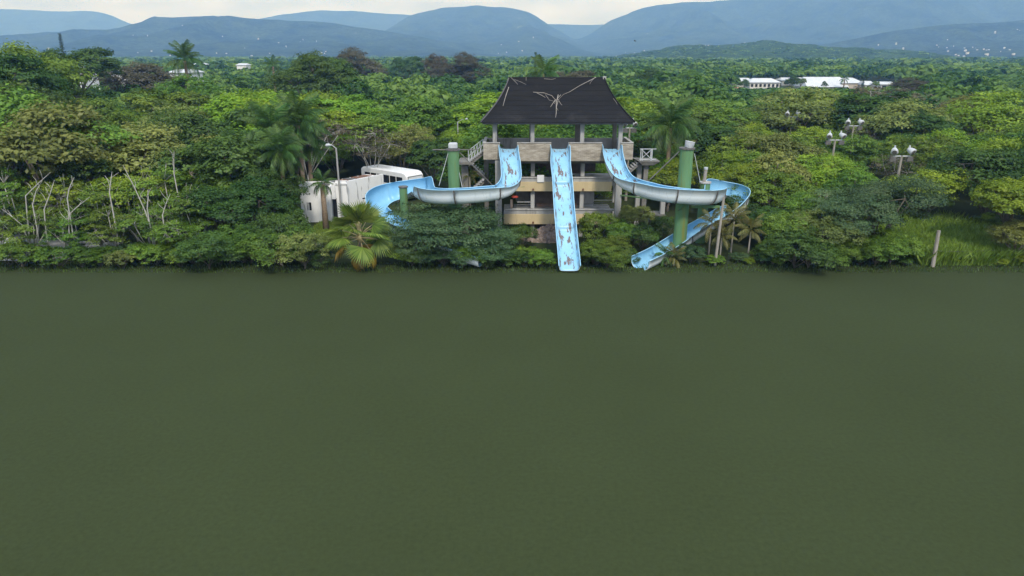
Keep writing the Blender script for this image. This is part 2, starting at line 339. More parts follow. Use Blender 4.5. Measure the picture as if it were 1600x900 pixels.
hill('far_range', [(-500,4),(-300,6),(-100,16),(0,16),(90,17),(145,16),(170,22),(195,35),(230,44),(300,46),(380,36),(430,22),(480,16),(540,16),(600,21),(650,24),(720,30),(800,30),(850,38),(900,40),(960,38),(1040,20),(1120,6),(1200,-4),(1500,-20),(2200,-30)], 6400, 1500, 400, M['hill_far'], 37, .14, 420, 80)
hill('mountain', [(560,70),(600,48),(640,24),(690,11),(740,9),(790,13),(830,22),(870,46),(900,62),(925,52),(950,34),(1000,13),(1060,5),(1120,4),(1180,1),(1240,-18),(1330,-45),(1440,-62),(1600,-80),(1900,-100),(2300,-90)], 4800, 2000, 1300, M['hill_far'], 33, .20, 480, 110)
HAZE_DENSITY = 2.8e-4
def haze_box():
    b = MB(); b.box(-9500, 11500, -300, 6900, -5, 1080)
    m = bpy.data.materials.new('haze'); m.use_nodes = True; n = m.node_tree.nodes; l = m.node_tree.links; n.clear()
    o = n.new('ShaderNodeOutputMaterial'); v = n.new('ShaderNodeVolumePrincipled')
    v.inputs['Color'].default_value = (.26, .50, 1.0, 1); v.inputs['Absorption Color'].default_value = (1, 1, 1, 1); v.inputs['Density'].default_value = HAZE_DENSITY; v.inputs['Anisotropy'].default_value = .2
    l.new(v.outputs[0], o.inputs['Volume']); return kind(b.build('haze', m), 'stuff', 'pale blue haze over the valley')
haze_box()

# ------------------------------------------------------------------ slide tower
TY = 58.0
def tower():
    zt = ZAT(224, TY); zb = ZAT(252, TY)
    x0, x1 = XAT(755, TY, zt), XAT(990, TY, zt); D = 4.4
    xs = [XAT(a, TY, zt) for a in (773, 832, 910, 970)]
    t = thing('slide_tower', 'open concrete slide tower with three storeys under a black hipped roof', 'tower', ((x0+x1)/2, TY+D/2, 0))
    ox, oy = t.location.x, t.location.y
    def B(name, x0, x1, y0, y1, z0, z1, m, par=None, bevel=.02):
        return MB().box(x0-ox, x1-ox, y0-oy, y1-oy, z0, z1).build(name, m, par or t, bevel=bevel)
    # upper deck
    B('deck_slab', x0+.22, x1-.22, TY+.22, TY+D-.22, zb+.05, zb+.30, M['concrete'])
    notch = [(XAT(a, TY, zt), XAT(b, TY, zt)) for a, b in ((781, 808), (861.5, 888.5), (941, 971))]
    ed = [x0, notch[0][0], notch[0][1], notch[1][0], notch[1][1], notch[2][0], notch[2][1], x1]
    for i in range(0, 8, 2):
        zlow = zb+.12 if i in (0, 6) else zb
        B('parapet_panel', ed[i], ed[i+1], TY, TY+.2, zlow, zt, M['cladding'])
        B('coping', ed[i]-.02, ed[i+1]+.02, TY-.04, TY+.24, zt+.002, zt+.07, M['concrete'])
    for i in range(3):
        B('parapet_panel', notch[i][0]+.002, notch[i][1]-.002, TY+.003, TY+.197, zb+.01, zt-.72, M['cladding'], bevel=0)
    for xa, xb in ((x0, x0+.2), (x1-.2, x1)):
        B('parapet_panel', xa, xb, TY+.203, TY+D-.203, zb+.15, zt-.003, M['cladding'])
        B('coping', xa-.03, xb+.03, TY+.243, TY+D-.243, zt, zt+.07, M['concrete'])
    B('parapet_panel', x0+.2, x1-.2, TY+D-.2, TY+D, zb+.2, zt-.05, M['concrete'])
    # roof columns, front and rear
    ze = ZAT(190, TY)-.05
    for i, x in enumerate(xs):
        B('column', x-.17, x+.17, TY+.30, TY+.64, zb+.3, ze, M['concrete'])
        w = .30 if i == 2 else .17
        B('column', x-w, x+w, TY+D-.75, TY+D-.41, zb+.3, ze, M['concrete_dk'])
    # roof: bell-cast hip
    ex0, ex1 = XAT(751, TY-.5, ze), XAT(992, TY-.5, ze); ey0, ey1 = TY-.55, TY+D+.55
    cy = (ey0+ey1)/2; zr = ZAT(122.5, cy)
    rx0, rx1 = XAT(795, cy, zr), XAT(944, cy, zr)
    N, K = 9, 14; rings = []
    zero = ze+.02
    for j in range(N+1):
        u = j/N; s = u**.86                     # plan fraction towards the ridge
        z = zero + (zr-zero)*(.80*u + .20*u*u*u)
        s2 = 1-(1-u)**1.0
        a0 = ex0+(rx0-ex0)*(1-(1-u)**1.14); a1 = ex1+(rx1-ex1)*(1-(1-u)**1.14)
        b0 = ey0+(cy-.12-ey0)*s2; b1 = ey1+(cy+.12-ey1)*s2
        ring = []
        rr = random.Random(j)
        for k in range(K): ring.append((a0+(a1-a0)*k/K, b0, z+rr.uniform(-.018,.018)*(0<j<N)))
        for k in range(5): ring.append((a1, b0+(b1-b0)*k/5, z))
        for k in range(K): ring.append((a1+(a0-a1)*k/K, b1, z))
        for k in range(5): ring.append((a0, b1+(b0-b1)*k/5, z))
        rings.append(ring)
    L = len(rings[0])
    nf = 5
    rf = None
    # felt courses: each strip is a part of its own, its lower edge a little proud
    roof = MB(); roof.box(ex0-ox+.12, ex1-ox-.12, ey0-oy+.12, ey1-oy-.12, zero-.16, zero-.03)
    rf = roof.build('roof', M['roof_edge'], t, bevel=.02)
    for j in range(N):
        b = MB(); lo, hi = rings[j], rings[j+1]; off = .012
        vs = [(x-ox, y-oy, z) for x, y, z in hi]
        def push(p):
            x, y, z = p; d = Vector((x-(rx0+rx1)/2 if not rx0 <= x <= rx1 else 0, y-cy, 0)); d = d.normalized() if d.length else d
            return (x-ox+d.x*off, y-oy+d.y*off, z+off*.9)
        vs += [push(q) for q in lo]; vs += [(x-ox, y-oy, z-.012) for x, y, z in lo]
        fs = []
        for k in range(L):
            q = (k+1) % L; fs.append((L+k, L+q, q, k)); fs.append((2*L+k, 2*L+q, L+q, L+k))
        if j == N-1: fs.append(tuple(range(L)))
        b.add(vs, fs); b.build('roofing_strip', M['roof_black'], rf)
    for cxy in ((ex0, ey0, rx0, cy-.12), (ex1, ey0, rx1, cy-.12)):
        b = MB(); pts = []
        for j in range(N+1):
            u = j/N; z = zero + (zr-zero)*(.80*u+.20*u*u*u)
            w = 1-(1-u)**1.14; pts.append((cxy[0]+(cxy[2]-cxy[0])*w-ox, cxy[1]+(cxy[3]-cxy[1])*u-oy-.02, z+.05))
        b.tube(pts, .055, 6); b.build('hip_cap', M['roof_edge'] if cxy[0] == ex0 else M['roof_black'], rf, smooth=True)
    MB().tube([(rx0-ox-.05, 0, zr+.02), (rx1-ox+.05, 0, zr+.02)], .09, 7).build('ridge_cap', M['roof_black'], rf, smooth=True)
    B('ridge_end', rx1-.12, rx1+.16, cy-.16, cy+.16, zr-.1, zr+.16, M['concrete'], rf)
    # lower floors
    fy = TY+.75; by = TY+D-.3
    z2t, z2m, z2b = ZAT(277, fy), ZAT(284, fy), ZAT(299, fy)
    z1t, z1m, z1b = ZAT(327, fy), ZAT(334.5, fy), ZAT(350.5, fy)
    for (zt_, zm, zl, pa, pb) in ((z2t, z2m, z2b, 800, 956), (z1t, z1m, z1b, 787, 955)):
        a, b = XAT(pa, fy, zm), XAT(pb, fy, zm)
        B('floor_slab', a, b+.15, fy+.16, by, zl+.45, zm+.18, M['concrete'])
        B('fascia', a, b, fy, fy+.155, zl, zm, M['cream'])
        B('ledge', a+.05, b+.55, fy-.04, fy+.34, zt_-.10, zt_, M['concrete'])
        B('upstand', a+.03, b-.05, fy+.03, fy+.14, zm+.002, zt_-.102, M['concrete'], bevel=0)
        for q in (833, 911):
            x = XAT(q, fy, zl); o = MB().tube([(x-ox, fy-oy-.10, zl+.18), (x-ox, fy-oy+.02, zl+.18)], .09, 8).build('drain_spout', M['rust'], t)
    cols = [XAT(a, fy, z2b) for a in (832.5, 910)]
    for x in cols:
        for za, zb_ in ((0, z1b+.45), (z1t+.002, z2b+.45), (z2t+.002, zb+.05)):
            B('column', x-.17, x+.17, fy+.36, fy+.70, za, zb_, M['concrete'])
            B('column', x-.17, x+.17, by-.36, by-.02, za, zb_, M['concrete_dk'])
    for px in (779, 965.5):
        x = XAT(px, TY+.2, 3.5); B('column', x-.27, x+.27, TY+.03, TY+.53, -.1, zb+.05, M['concrete'])
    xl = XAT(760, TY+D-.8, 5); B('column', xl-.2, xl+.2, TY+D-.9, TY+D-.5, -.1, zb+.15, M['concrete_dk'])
    xr = XAT(960, by, 3.5)
    for za, zb_ in ((0, z1b+.45), (z1t, z2b+.45)): B('column', xr-.2, xr+.2, by-.5, by-.1, za, zb_, M['concrete'])
    # dark brick core between the middle columns, and low walls beside it
    ca, cb = cols[0]-.1, cols[1]+.1
    for za, zb_ in ((z1t, z2b+.45), (z2t, zb+.05), (0, z1b+.44)):
        B('core_wall', ca+.3, cb-.3, by-1.5, by-1.3, za, zb_, M['brick'], bevel=0)
        B('core_wall', ca+.1, ca+.298, by-1.5, by-.4, za, zb_, M['brick'], bevel=0)
        B('core_wall', cb-.298, cb-.1, by-1.5, by-.4, za, zb_, M['brick'], bevel=0)
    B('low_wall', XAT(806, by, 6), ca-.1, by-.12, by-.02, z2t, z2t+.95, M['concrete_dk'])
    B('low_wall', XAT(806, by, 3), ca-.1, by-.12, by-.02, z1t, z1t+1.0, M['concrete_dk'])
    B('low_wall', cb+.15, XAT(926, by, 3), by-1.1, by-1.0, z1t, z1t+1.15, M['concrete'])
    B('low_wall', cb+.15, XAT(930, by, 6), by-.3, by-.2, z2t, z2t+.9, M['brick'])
    B('low_wall', XAT(797, fy, 3), XAT(801, fy, 3), fy+.5, fy+.6, z1t, z1t+.75, M['rubble'])
    for (pa, pb, yy, zz) in ((808, 829, fy+.42, z1t), (927, 957, fy+1.2, z1t)):
        for k in range(3):
            MB().bar((XAT(pa, yy, 3)-ox, yy-oy, zz+.12+.22*k), (XAT(pb, yy, 3)-ox, yy-oy, zz+.12+.22*k), .06).build('railing_bar', M['metal_dark'] if k < 2 else M['concrete'], t)
    for k in range(3):
        MB().bar((ca+.5-ox, fy+.5-oy, z1t+.1+.13*k), (cb-.5-ox, fy+.5-oy, z1t+.1+.13*k), .035).build('railing_bar', M['rust'], t)
    B('cross_beam', x0+.3, x1-.3, TY+.62, TY+.92, zb-.28, zb+.045, M['concrete_dk'])
    return t, (zt, zb, x0, x1)
tower_obj, (DZT, DZB, DX0, DX1) = tower()

# things on the tower
fy = TY+.75
sx = XAT(845, fy, 6.5); zz = ZAT(284.5, fy)
o = MB().box(-.30, .30, -.03, .03, 0, .62).build('sign_board', M['white_paint'], bevel=.01); o.location = (sx, fy-.08, zz)
tag(o, 'small blank white board leaning on the middle storey ledge of the tower', 'board')
o = MB()
prof = [(.0, .16), (.18, .15), (.27, .08), (.29, 0), (.26, -.03), (0, -.04)]
vs = []; fs = []
for r_, z_ in prof:
    for k in range(14): vs.append((r_*1.1*math.cos(k*math.tau/14), r_*1.1*math.sin(k*math.tau/14), z_))
for i in range(len(prof)-1):
    for k in range(14): fs.append((i*14+k, i*14+(k+1) % 14, (i+1)*14+(k+1) % 14, (i+1)*14+k))
o.add(vs, fs)
rc = thing('red_canopy', 'small red dome on a black post on the lower storey beside the left slide', 'canopy', (XAT(801, fy+.7, 3), fy+.7, ZAT(327, fy)))
d = o.build('dome', M['red'], rc, smooth=True); d.location = (.2, 0, ZAT(308, fy+.7)-rc.location.z)
MB().tube([(0, 0, 0), (0, 0, d.location.z-.02)], .09, 8).build('post', M['dark'], rc)

def dead_vines():
    # dry creeper lying over the front slope of the roof
    ze = ZAT(190, TY)-.03; ey0 = TY-.55; cy = TY+2.2; zr = ZAT(122.5, cy)
    def on(px, py):
        best = None
        for i in range(101):
            u = i/100; y = ey0+(cy-.12-ey0)*u; z = ze+(zr-ze)*(.80*u+.20*u**3)
            q = ZAT(py, y)
            if best is None or abs(q-z) < best[0]: best = (abs(q-z), y, z)
        return Vector((XAT(px, best[1], best[2]), best[1]-.06, best[2]+.09))
    strands = [([(931,122),(905,136),(890,145),(880,150),(872,158)], .05), ([(872,150),(869,165),(869,178),(868,186)], .07), ([(833,146),(850,147),(862,151),(868,158)], .06),
               ([(868,158),(863,165),(860,169)], .06), ([(876,150),(870,157),(866,164)], .045), ([(871,156),(876,164),(878,167)], .04), ([(838,147),(846,151),(852,154)], .05),
               ([(798,123),(805,130),(809,134)], .035), ([(803,126),(815,131),(822,134)], .025), ([(795,138),(791,150),(788,160),(786,168)], .06), ([(852,150),(858,159),(866,160)], .03),
               ([(850,125),(862,126),(868,124)], .035), ([(958,156),(963,162),(964,166)], .03), ([(930,123),(924,129),(921,134)], .03), ([(872,160),(869,170),(872,175)], .04), ([(822,122),(822,128)], .03)]
    t = thing('dead_creeper', 'pale dead creeper stems sprawled over the black roof', 'creeper', on(868, 170))
    for s, r_ in strands:
        pts = [on(a, b)-t.location + Vector((0, -random.uniform(0, .05), random.uniform(0, .05))) for a, b in s]
        MB().tube(pts, [r_*.5*(1-.5*i/len(pts)) for i in range(len(pts))], 5).build('stem', M['dead_wood'], t, smooth=True)
dead_vines()

# ------------------------------------------------------------------ water slides
def catmull(ctrl, step=.3):
    ctrl = [Vector(c) for c in ctrl]; c = [ctrl[0]*2-ctrl[1]]+ctrl+[ctrl[-1]*2-ctrl[-2]]; out = []
    for i in range(1, len(c)-2):
        p0, p1, p2, p3 = c[i-1], c[i], c[i+1], c[i+2]
        n = max(2, int((p2-p1).length/step))
        for k in range(n):
            t = k/n; out.append(.5*((2*p1)+(p2-p0)*t+(2*p0-5*p1+4*p2-p3)*t*t+(3*p1-p0-3*p2+p3)*t**3))
    out.append(ctrl[-1]); return out
def flume(t, ctrl, prof_fn, joints, step=.3, sound=99):
    "sections between joints are parts; prof_fn(u) -> [(across, up)] inner profile, left to right"
    pts = catmull(ctrl, step); n = len(pts)
    S = [0]
    for i in range(1, n): S.append(S[-1]+(pts[i]-pts[i-1]).length)
    Ltot = S[-1]; th = .045
    def frame(i):
        a = (pts[min(i+1, n-1)]-pts[max(i-1, 0)]).normalized()
        s = a.cross(Vector((0,0,1)));  s.normalize(); u = s.cross(a).normalized(); return s, u
    def ring(i):
        s, u = frame(i); pr = prof_fn(S[i]/Ltot, pts[i])
        return [pts[i]+s*x+u*y for x, y in pr], [pts[i]+s*x+u*y for x, y in pr_out(pr)], pr
    def pr_out(pr):
        o = []
        for k in range(len(pr)):
            a = Vector(pr[max(k-1, 0)]); b = Vector(pr[min(k+1, len(pr)-1)]); d = (b-a).normalized(); o.append((pr[k][0]+d.y*th, pr[k][1]-d.x*th))
        return o
    cuts = [0]+[min(range(n), key=lambda i: abs(S[i]/Ltot-j)) for j in joints]+[n-1]
    loc = t.location
    for si, (a, b) in enumerate(zip(cuts[:-1], cuts[1:])):
        vs = []; fs = []; mi = []; uv = []
        m = None
        for i in range(a, b+1):
            rin, rout, pr = ring(i); m = len(rin); vs += [v-loc for v in rin]+[v-loc for v in rout]
        for i in range(b-a):
            o0, o1 = i*2*m, (i+1)*2*m; s0, s1 = S[a+i], S[a+i+1]
            for k in range(m-1):
                k0, k1 = k/(m-1)*2.4, (k+1)/(m-1)*2.4
                fs.append((o0+k, o0+k+1, o1+k+1, o1+k)); mi.append(0); uv.append(((s0,k0),(s0,k1),(s1,k1),(s1,k0)))
                fs.append((o0+m+k, o1+m+k, o1+m+k+1, o0+m+k+1)); mi.append(1); uv.append(((s0,k0),(s1,k0),(s1,k1),(s0,k1)))
            for k, fl in ((0, 0), (m-1, 1)):
                q = (o0+k, o1+k, o1+m+k, o0+m+k); fs.append(q if fl else q[::-1]); mi.append(2); uv.append(((0,0),)*4)
        for o_ in (0, (b-a)*2*m):
            for k in range(m-1):
                fs.append((o_+k, o_+k+1, o_+m+k+1, o_+m+k)); mi.append(1); uv.append(((0,0),)*4)
        me = bpy.data.meshes.new('flume_section'); me.from_pydata([tuple(v) for v in vs], [], fs)
        for q in ('flume_in' if si < sound else 'flume_clean', 'flume_out', 'flume_rim'): me.materials.append(M[q])
        me.polygons.foreach_set('material_index', mi); me.polygons.foreach_set('use_smooth', [x < 2 for x in mi])
        ul = me.uv_layers.new(name='flow'); ul.data.foreach_set('uv', [c for f in uv for q in f for c in q]); me.update()
        link('flume_section', me, t)
    for c in cuts[1:-1]:
        s, u = frame(c); _, ro, pr = ring(c); a = (pts[min(c+1, n-1)]-pts[max(c-1, 0)]).normalized(); vs = []; fs = []
        out = pr_out(pr)
        for k in range(len(ro)):
            d = Vector((out[k][0]-pr[k][0], out[k][1]-pr[k][1])).normalized()*.06
            w = s*d.x+u*d.y
            for q in (ro[k]-a*.05, ro[k]-a*.05+w, ro[k]+a*.05+w, ro[k]+a*.05): vs.append(q-loc)
        for k in range(len(ro)-1):
            for q in range(4): fs.append((k*4+q, k*4+(q+1) % 4, k*4+4+(q+1) % 4, k*4+4+q))
        MB().add(vs, fs).build('joint_flange', M['metal_dark'], t)
    # rolled rims
    for side in (0, -1):
        rp = []
        for i in range(n):
            rin, rout, _ = ring(i); rp.append((rin[side]+rout[side])/2-loc)
        MB().tube(rp, .034, 6).build('rim', M['flume_rim'], t, smooth=True)
    return pts, S
def prof_trough(u, p=None):
    w, h = .72, .52
    return [(-w-.06, h), (-w, .30), (-w+.03, .12), (-w+.14, .02), (-.35, 0), (0, -.01), (.35, 0), (w-.14, .02), (w-.03, .12), (w, .30), (w+.06, h)]
def prof_round(hl0, hr0, u0=.10, u1=.22):
    "the outer wall stands high: first the camera side, then, on the far bend, the far side"
    def f(u, p):
        q = max(0., min(1., (p.y-(TY-2.6))/2.4))*(u > .3); q = q*q*(3-2*q); e = max(0., min(1., (u-.6)/.12))*(1-q)
        big = hl0 > hr0
        hl = hl0*(1-q)+q*(-.38 if big else .85); hr = hr0*(1-q)+q*(.85 if big else -.38)
        hl = hl*(1-e)+.12*e; hr = hr*(1-e)+.12*e
        k = max(0., min(1., (u-u0)/(u1-u0))); k = k*k*(3-2*k); r = .74; pr = []
        a0 = prof_trough(u); L = len(a0)
        for i in range(L):
            an = math.pi*(i/(L-1)-.5)
            sn, cs = math.sin(an), math.cos(an)
            x = r*math.copysign(abs(sn)**.62, sn); hgt = (hl if i < L/2 else hr)+.74; y = hgt*(1-max(cs, 0)**.62)
            x *= 1+.10*min(1, y/hgt)
            pr.append((a0[i][0]*(1-k)+x*k, a0[i][1]*(1-k)+y*k))
        return pr
    return f
ZD = DZT-.62
tb = Vector((XAT(889, 48.6, .1), 48.6, 0))
t = thing('water_slide', 'straight pale blue water slide running down the middle of the tower', 'water slide', tb)
xc = XAT(875, TY, 7.6)
flume(t, [(xc, TY+1.1, ZD+.02), (xc, TY+.35, ZD), (xc, TY-.25, ZD-.10), (xc+.0, TY-.9, ZD-.46), P(876, 262, TY-1.9)-Vector((0,0,.25)), P(878.5, 290, TY-3.2)-Vector((0,0,.15)), P(881, 330, TY-5.0)-Vector((0,0,.1)), P(885, 375, TY-7.2)-Vector((0,0,.05)), P(888.5, 412, TY-9.0), P(889.5, 423, TY-9.6)], prof_trough, [.36, .68])
for pxy, Y in (((884, 345), 55.6), ((882.5, 300), 57.3)):
    a = P(pxy[0], pxy[1], Y-1.2); 
def legs(t, spots, m='concrete_dk'):
    for x, y, z in spots:
        MB().box(x-.12-t.location.x, x+.12-t.location.x, y-.12-t.location.y, y+.12-t.location.y, 0, z).build('support_post', M[m], t)
legs(t, [(P(882,320,53.6).x, 53.6, P(881,330,53)[2]+.1), (P(886,380,50.9).x, 50.9, P(885,375,50.8).z-.25)])

tl = thing('water_slide', 'pale blue water slide curling out to the left of the tower', 'water slide', (XAT(708, 54, 0), 54.5, 0))
lx = XAT(794.5, TY, 7.6)
W = lambda px, py, Y, dz=0: P(px, py, Y)+Vector((0, 0, dz))
flume(tl, [(lx, TY+1.1, ZD+.02), (lx, TY+.35, ZD), (lx, TY-.25, ZD-.12), W(795.5, 250, TY-1.2), W(798, 270, TY-2.3), W(798, 291, TY-3.5), W(787, 306, TY-4.6), W(762, 313, TY-5.3), W(735, 316, TY-5.5),
           W(708, 317, TY-5.4), W(688, 317, TY-5.0), W(672, 315, TY-4.0), W(664, 312, TY-2.2), W(661, 308, TY-.2), W(659, 305, TY+1.6), W(650, 308, TY+3.2), W(626, 313, TY+3.9), W(602, 320, TY+2.6), W(590, 330, TY+.4), W(592, 342, TY-1.8),
           W(615, 358, TY-3.8), W(655, 378, TY-5.8), W(705, 400, TY-7.4), W(752, 415, TY-8.3)], prof_round(.42, .25), [.13, .185, .26, .34, .42, .5, .58, .66, .74, .82, .91], sound=2)
tr = thing('water_slide', 'pale blue water slide curling out to the right of the tower', 'water slide', (XAT(1073, 54, 0), 54.5, 0))
rx = XAT(956, TY, 7.6)
flume(tr, [(rx, TY+1.1, ZD+.02), (rx, TY+.35, ZD), (rx, TY-.25, ZD-.12), W(957.5, 250, TY-1.2), W(962, 268, TY-2.2), W(973, 287, TY-3.3), W(993, 301, TY-4.6), W(1022, 311, TY-5.8), W(1055, 316, TY-6.5),
           W(1085, 318, TY-6.2), W(1106, 318, TY-5.2), W(1115, 316, TY-3.4), W(1116, 312, TY-1.2), W(1122, 310, TY+.8), W(1138, 315, TY+1.7), W(1151, 322, TY+.9), W(1152, 331, TY-.6), W(1140, 340, TY-1.6),
           W(1118, 352, TY-2.4), W(1092, 367, TY-3.2), W(1062, 386, TY-4.4), W(1030, 406, TY-6.6), W(1000, 421, TY-8.6)], prof_round(.25, .42), [.13, .19, .27, .35, .43, .5, .58, .66, .74, .83, .92], sound=2)

# green columns that carry the curling slides
def slide_column(px, Y, ztop, r, label, cap=None, arms=(), rods=(), group='green slide columns'):
    x = XAT(px, Y, ztop); t = thing('support_column', label, 'column', (x, Y, 0), 0, group)
    MB().tube([(0,0,-.05), (0,0,ztop*.5), (0,0,ztop)], [r*1.04, r*1.01, r], 18).build('shaft', M['green_paint'], t, smooth=False)
    MB().tube([(0,0,ztop+.002), (0,0,ztop+.12)], r*1.18, 18).build('cap_plate', M['metal_dark'] if cap != 'pipe' else M['concrete'], t)
    if cap == 'box':
        b = MB(); b.box(-.36, .36, -.3, .3, ztop+.13, ztop+.60); o = b.build('metal_hood', M['metal'], t, bevel=.09)
    if cap == 'drum':
        o = MB().tube([(.12,0,ztop+.12), (.16,0,ztop+.35), (.20,0,ztop+.58)], [.30, .36, .38], 14).build('metal_hood', M['metal'], t)
    if cap == 'pipe':
        MB().tube([(-.1,0,ztop+.12), (-.06,0,ztop+1.15)], .14, 10).build('pipe', M['wood_post'], t)
        MB().tube([(-.06,0,ztop+1.152), (-.06,0,ztop+1.32)], .17, 10).build('pipe_cap', M['metal'], t)
    for a, b, w in arms: MB().bar(Vector(a)-t.location, Vector(b)-t.location, w).build('arm', M['green_paint'], t)
    for a, b, w in rods: MB().tube([Vector(a)-t.location, Vector(b)-t.location], w, 6).build('guy_rod', M['metal'] if w < .04 else M['concrete_dk'], t)
    return t
Yc = 54.6
slide_column(708, Yc, ZAT(235, Yc), .46, 'tall green column with a grey metal hood beside the left curling slide', 'box',
    rods=[(W(676,234,Yc), W(703,234,Yc), .045), (W(713,234,Yc), W(745,234,Yc+1.5), .045), (W(716,236,Yc), W(770,290,Yc+1.2), .04), (W(700,240,Yc-.3), W(686,290,Yc-.6), .025), (W(716,262,Yc), W(722,292,Yc-.2), .025)],
    arms=[(W(708,318,Yc), W(716,322,53.2), .18)])
Yr = 53.1
slide_column(1073.5, Yr, ZAT(233, Yr), .52, 'tall green column with a tilted metal drum beside the right curling slide', 'drum',
    rods=[(W(1062,236,Yr), W(1012,284,Yr+1.0), .045), (W(1085,240,Yr), W(1094,284,Yr), .025)],
    arms=[(W(1080,323,Yr-.2), W(1124,323,Yr+.3), .2), (W(1060,328,Yr-.5), W(1070,318,51.9), .14), (W(970,305,TY), W(1060,316,Yr), .10)])
slide_column(630, 60.2, ZAT(293, 60.2), .36, 'short mossy green column in front of the outer bend of the left slide')
slide_column(1102, 57.2, ZAT(286, 57.2), .42, 'short green column topped by a capped pipe behind the right slide', 'pipe')

# ------------------------------------------------------------------ stairs either side of the tower
def stair_flight(t, a, b, width, n, rail=True):
    "steps from a (low) to b (high): each tread and the stringer are parts; width along +y"
    a, b = Vector(a)-t.location, Vector(b)-t.location
    MB().add([(p.x, p.y+w, p.z+d) for p in (a, b) for w in (.1, width-.1) for d in (-.42, -.12)], [(0,1,3,2),(4,6,7,5),(0,4,5,1),(2,3,7,6),(1,5,7,3),(0,2,6,4)]).build('stringer', M['concrete_dk'], t)
    for i in range(n):
        p = a.lerp(b, (i+.5)/n); w = abs(b.x-a.x)/n*.62
        MB().box(p.x-w, p.x+w, p.y, p.y+width, p.z-.09, p.z).build('tread', M['concrete'], t)
    if rail:
        for k in range(6):
            p = a.lerp(b, k/5); MB().bar(p, p+Vector((0,0,.95)), .05).build('baluster', M['metal'], t)
        for h in (.5, .95): MB().bar(a+Vector((0,0,h)), b+Vector((0,0,h)), .05).build('handrail', M['metal'], t)
        for k in range(0, 5): MB().bar(a.lerp(b, k/5)+Vector((0,0,.05)), a.lerp(b, (k+1)/5)+Vector((0,0,.92)), .035).build('handrail', M['metal'], t)
sy = TY+1.2
t = thing('staircase', 'zigzag concrete staircase with metal railing on the left of the tower', 'staircase', (XAT(738, sy, 0), sy, 0))
top = Vector((DX0-.05, sy, ZAT(235, sy))); land = Vector((XAT(726, sy, 6), sy, ZAT(253, sy))); low = Vector((XAT(756, sy, 5), sy, ZAT(278, sy)))
stair_flight(t, land+Vector((.35,0,0)), top, 1.2, 8)
L_ = land-t.location
MB().box(L_.x-.55, L_.x+.45, 0, 2.6, L_.z-.25, L_.z).build('landing', M['concrete_dk'], t, bevel=.02)
stair_flight(t, low+Vector((0,1.35,0)), land+Vector((.3,1.35,-.25)), 1.2, 7, False)
low2 = Vector((XAT(737, sy+.2, 3.5), sy, ZAT(298, sy)))
stair_flight(t, low2, low+Vector((0,0,-.1)), 1.2, 6, False)
MB().box(L_.x-.35, L_.x+.25, .9, 1.4, 0, L_.z-.25).build('pier', M['concrete_dk'], t, bevel=.02)
sy = TY+1.6
t = thing('staircase', 'ruined stair landing with pale crossed railing on the right of the tower', 'staircase', (XAT(1012, sy, 0), sy, 0))
L_ = Vector((XAT(1012, sy, 6), sy, ZAT(251, sy)))-t.location
MB().add([(L_.x-.9, -.2, L_.z), (L_.x+1.05, -.2, L_.z-.05), (L_.x+1.05, 1.9, L_.z-.05), (L_.x-1.1, 1.9, L_.z), (L_.x-.5, 0, L_.z-.42), (L_.x+.5, 0, L_.z-.42), (L_.x+.5, 1.7, L_.z-.42), (L_.x-.7, 1.7, L_.z-.42)],
    [(0,1,2,3),(7,6,5,4),(0,4,5,1),(1,5,6,2),(2,6,7,3),(3,7,4,0)]).build('landing', M['concrete_dk'], t, bevel=.02)
ra, rb = XAT(1001, sy, 7)-t.location.x, XAT(1018.5, sy, 7)-t.location.x
for x in (ra, (ra+rb)/2*.0+ra+.14, rb-.1, rb): MB().bar((x, 0, L_.z+.002), (x, 0, L_.z+1.02), .07).build('railing_post', M['metal'], t)
for h in (.1, 1.0): MB().bar((ra-.1, 0, L_.z+h), (rb+.35, 0, L_.z+h), .06).build('railing_bar', M['metal'], t)
MB().bar((ra, .07, L_.z+.1), (rb, .07, L_.z+1.0), .05).build('railing_bar', M['metal'], t); MB().bar((ra, -.07, L_.z+1.0), (rb, -.07, L_.z+.1), .05).build('railing_bar', M['metal'], t)
MB().box(L_.x-.25, L_.x+.15, .4, .9, 0, L_.z-.42).build('pier', M['concrete_dk'], t, bevel=.02)
MB().box(L_.x-.72, L_.x-.32, .9, 1.3, 0, L_.z-.42).build('pier', M['concrete'], t, bevel=.02)
zl = ZAT(336, sy-.5); xa, xb = XAT(1009, sy-.5, zl)-t.location.x, XAT(1040, sy-.5, zl)-t.location.x
MB().box(xa, xb, -.6, 1.2, zl-.2, zl).build('landing', M['concrete_dk'], t, bevel=.02)
MB().box(xb-.42, xb-.02, -.2, .2, zl+.002, zl+2.3).build('pier', M['concrete'], t, bevel=.02)
MB().box(xa+.5, xa+.9, .2, .6, 0, zl-.2).build('pier', M['concrete_dk'], t, bevel=.02)
stair_flight(t, Vector((DX1-.1, sy+.1, ZAT(268, sy))), Vector((t.location.x+L_.x-.8, sy+.1, L_.z-.1)), 1.1, 5, False)

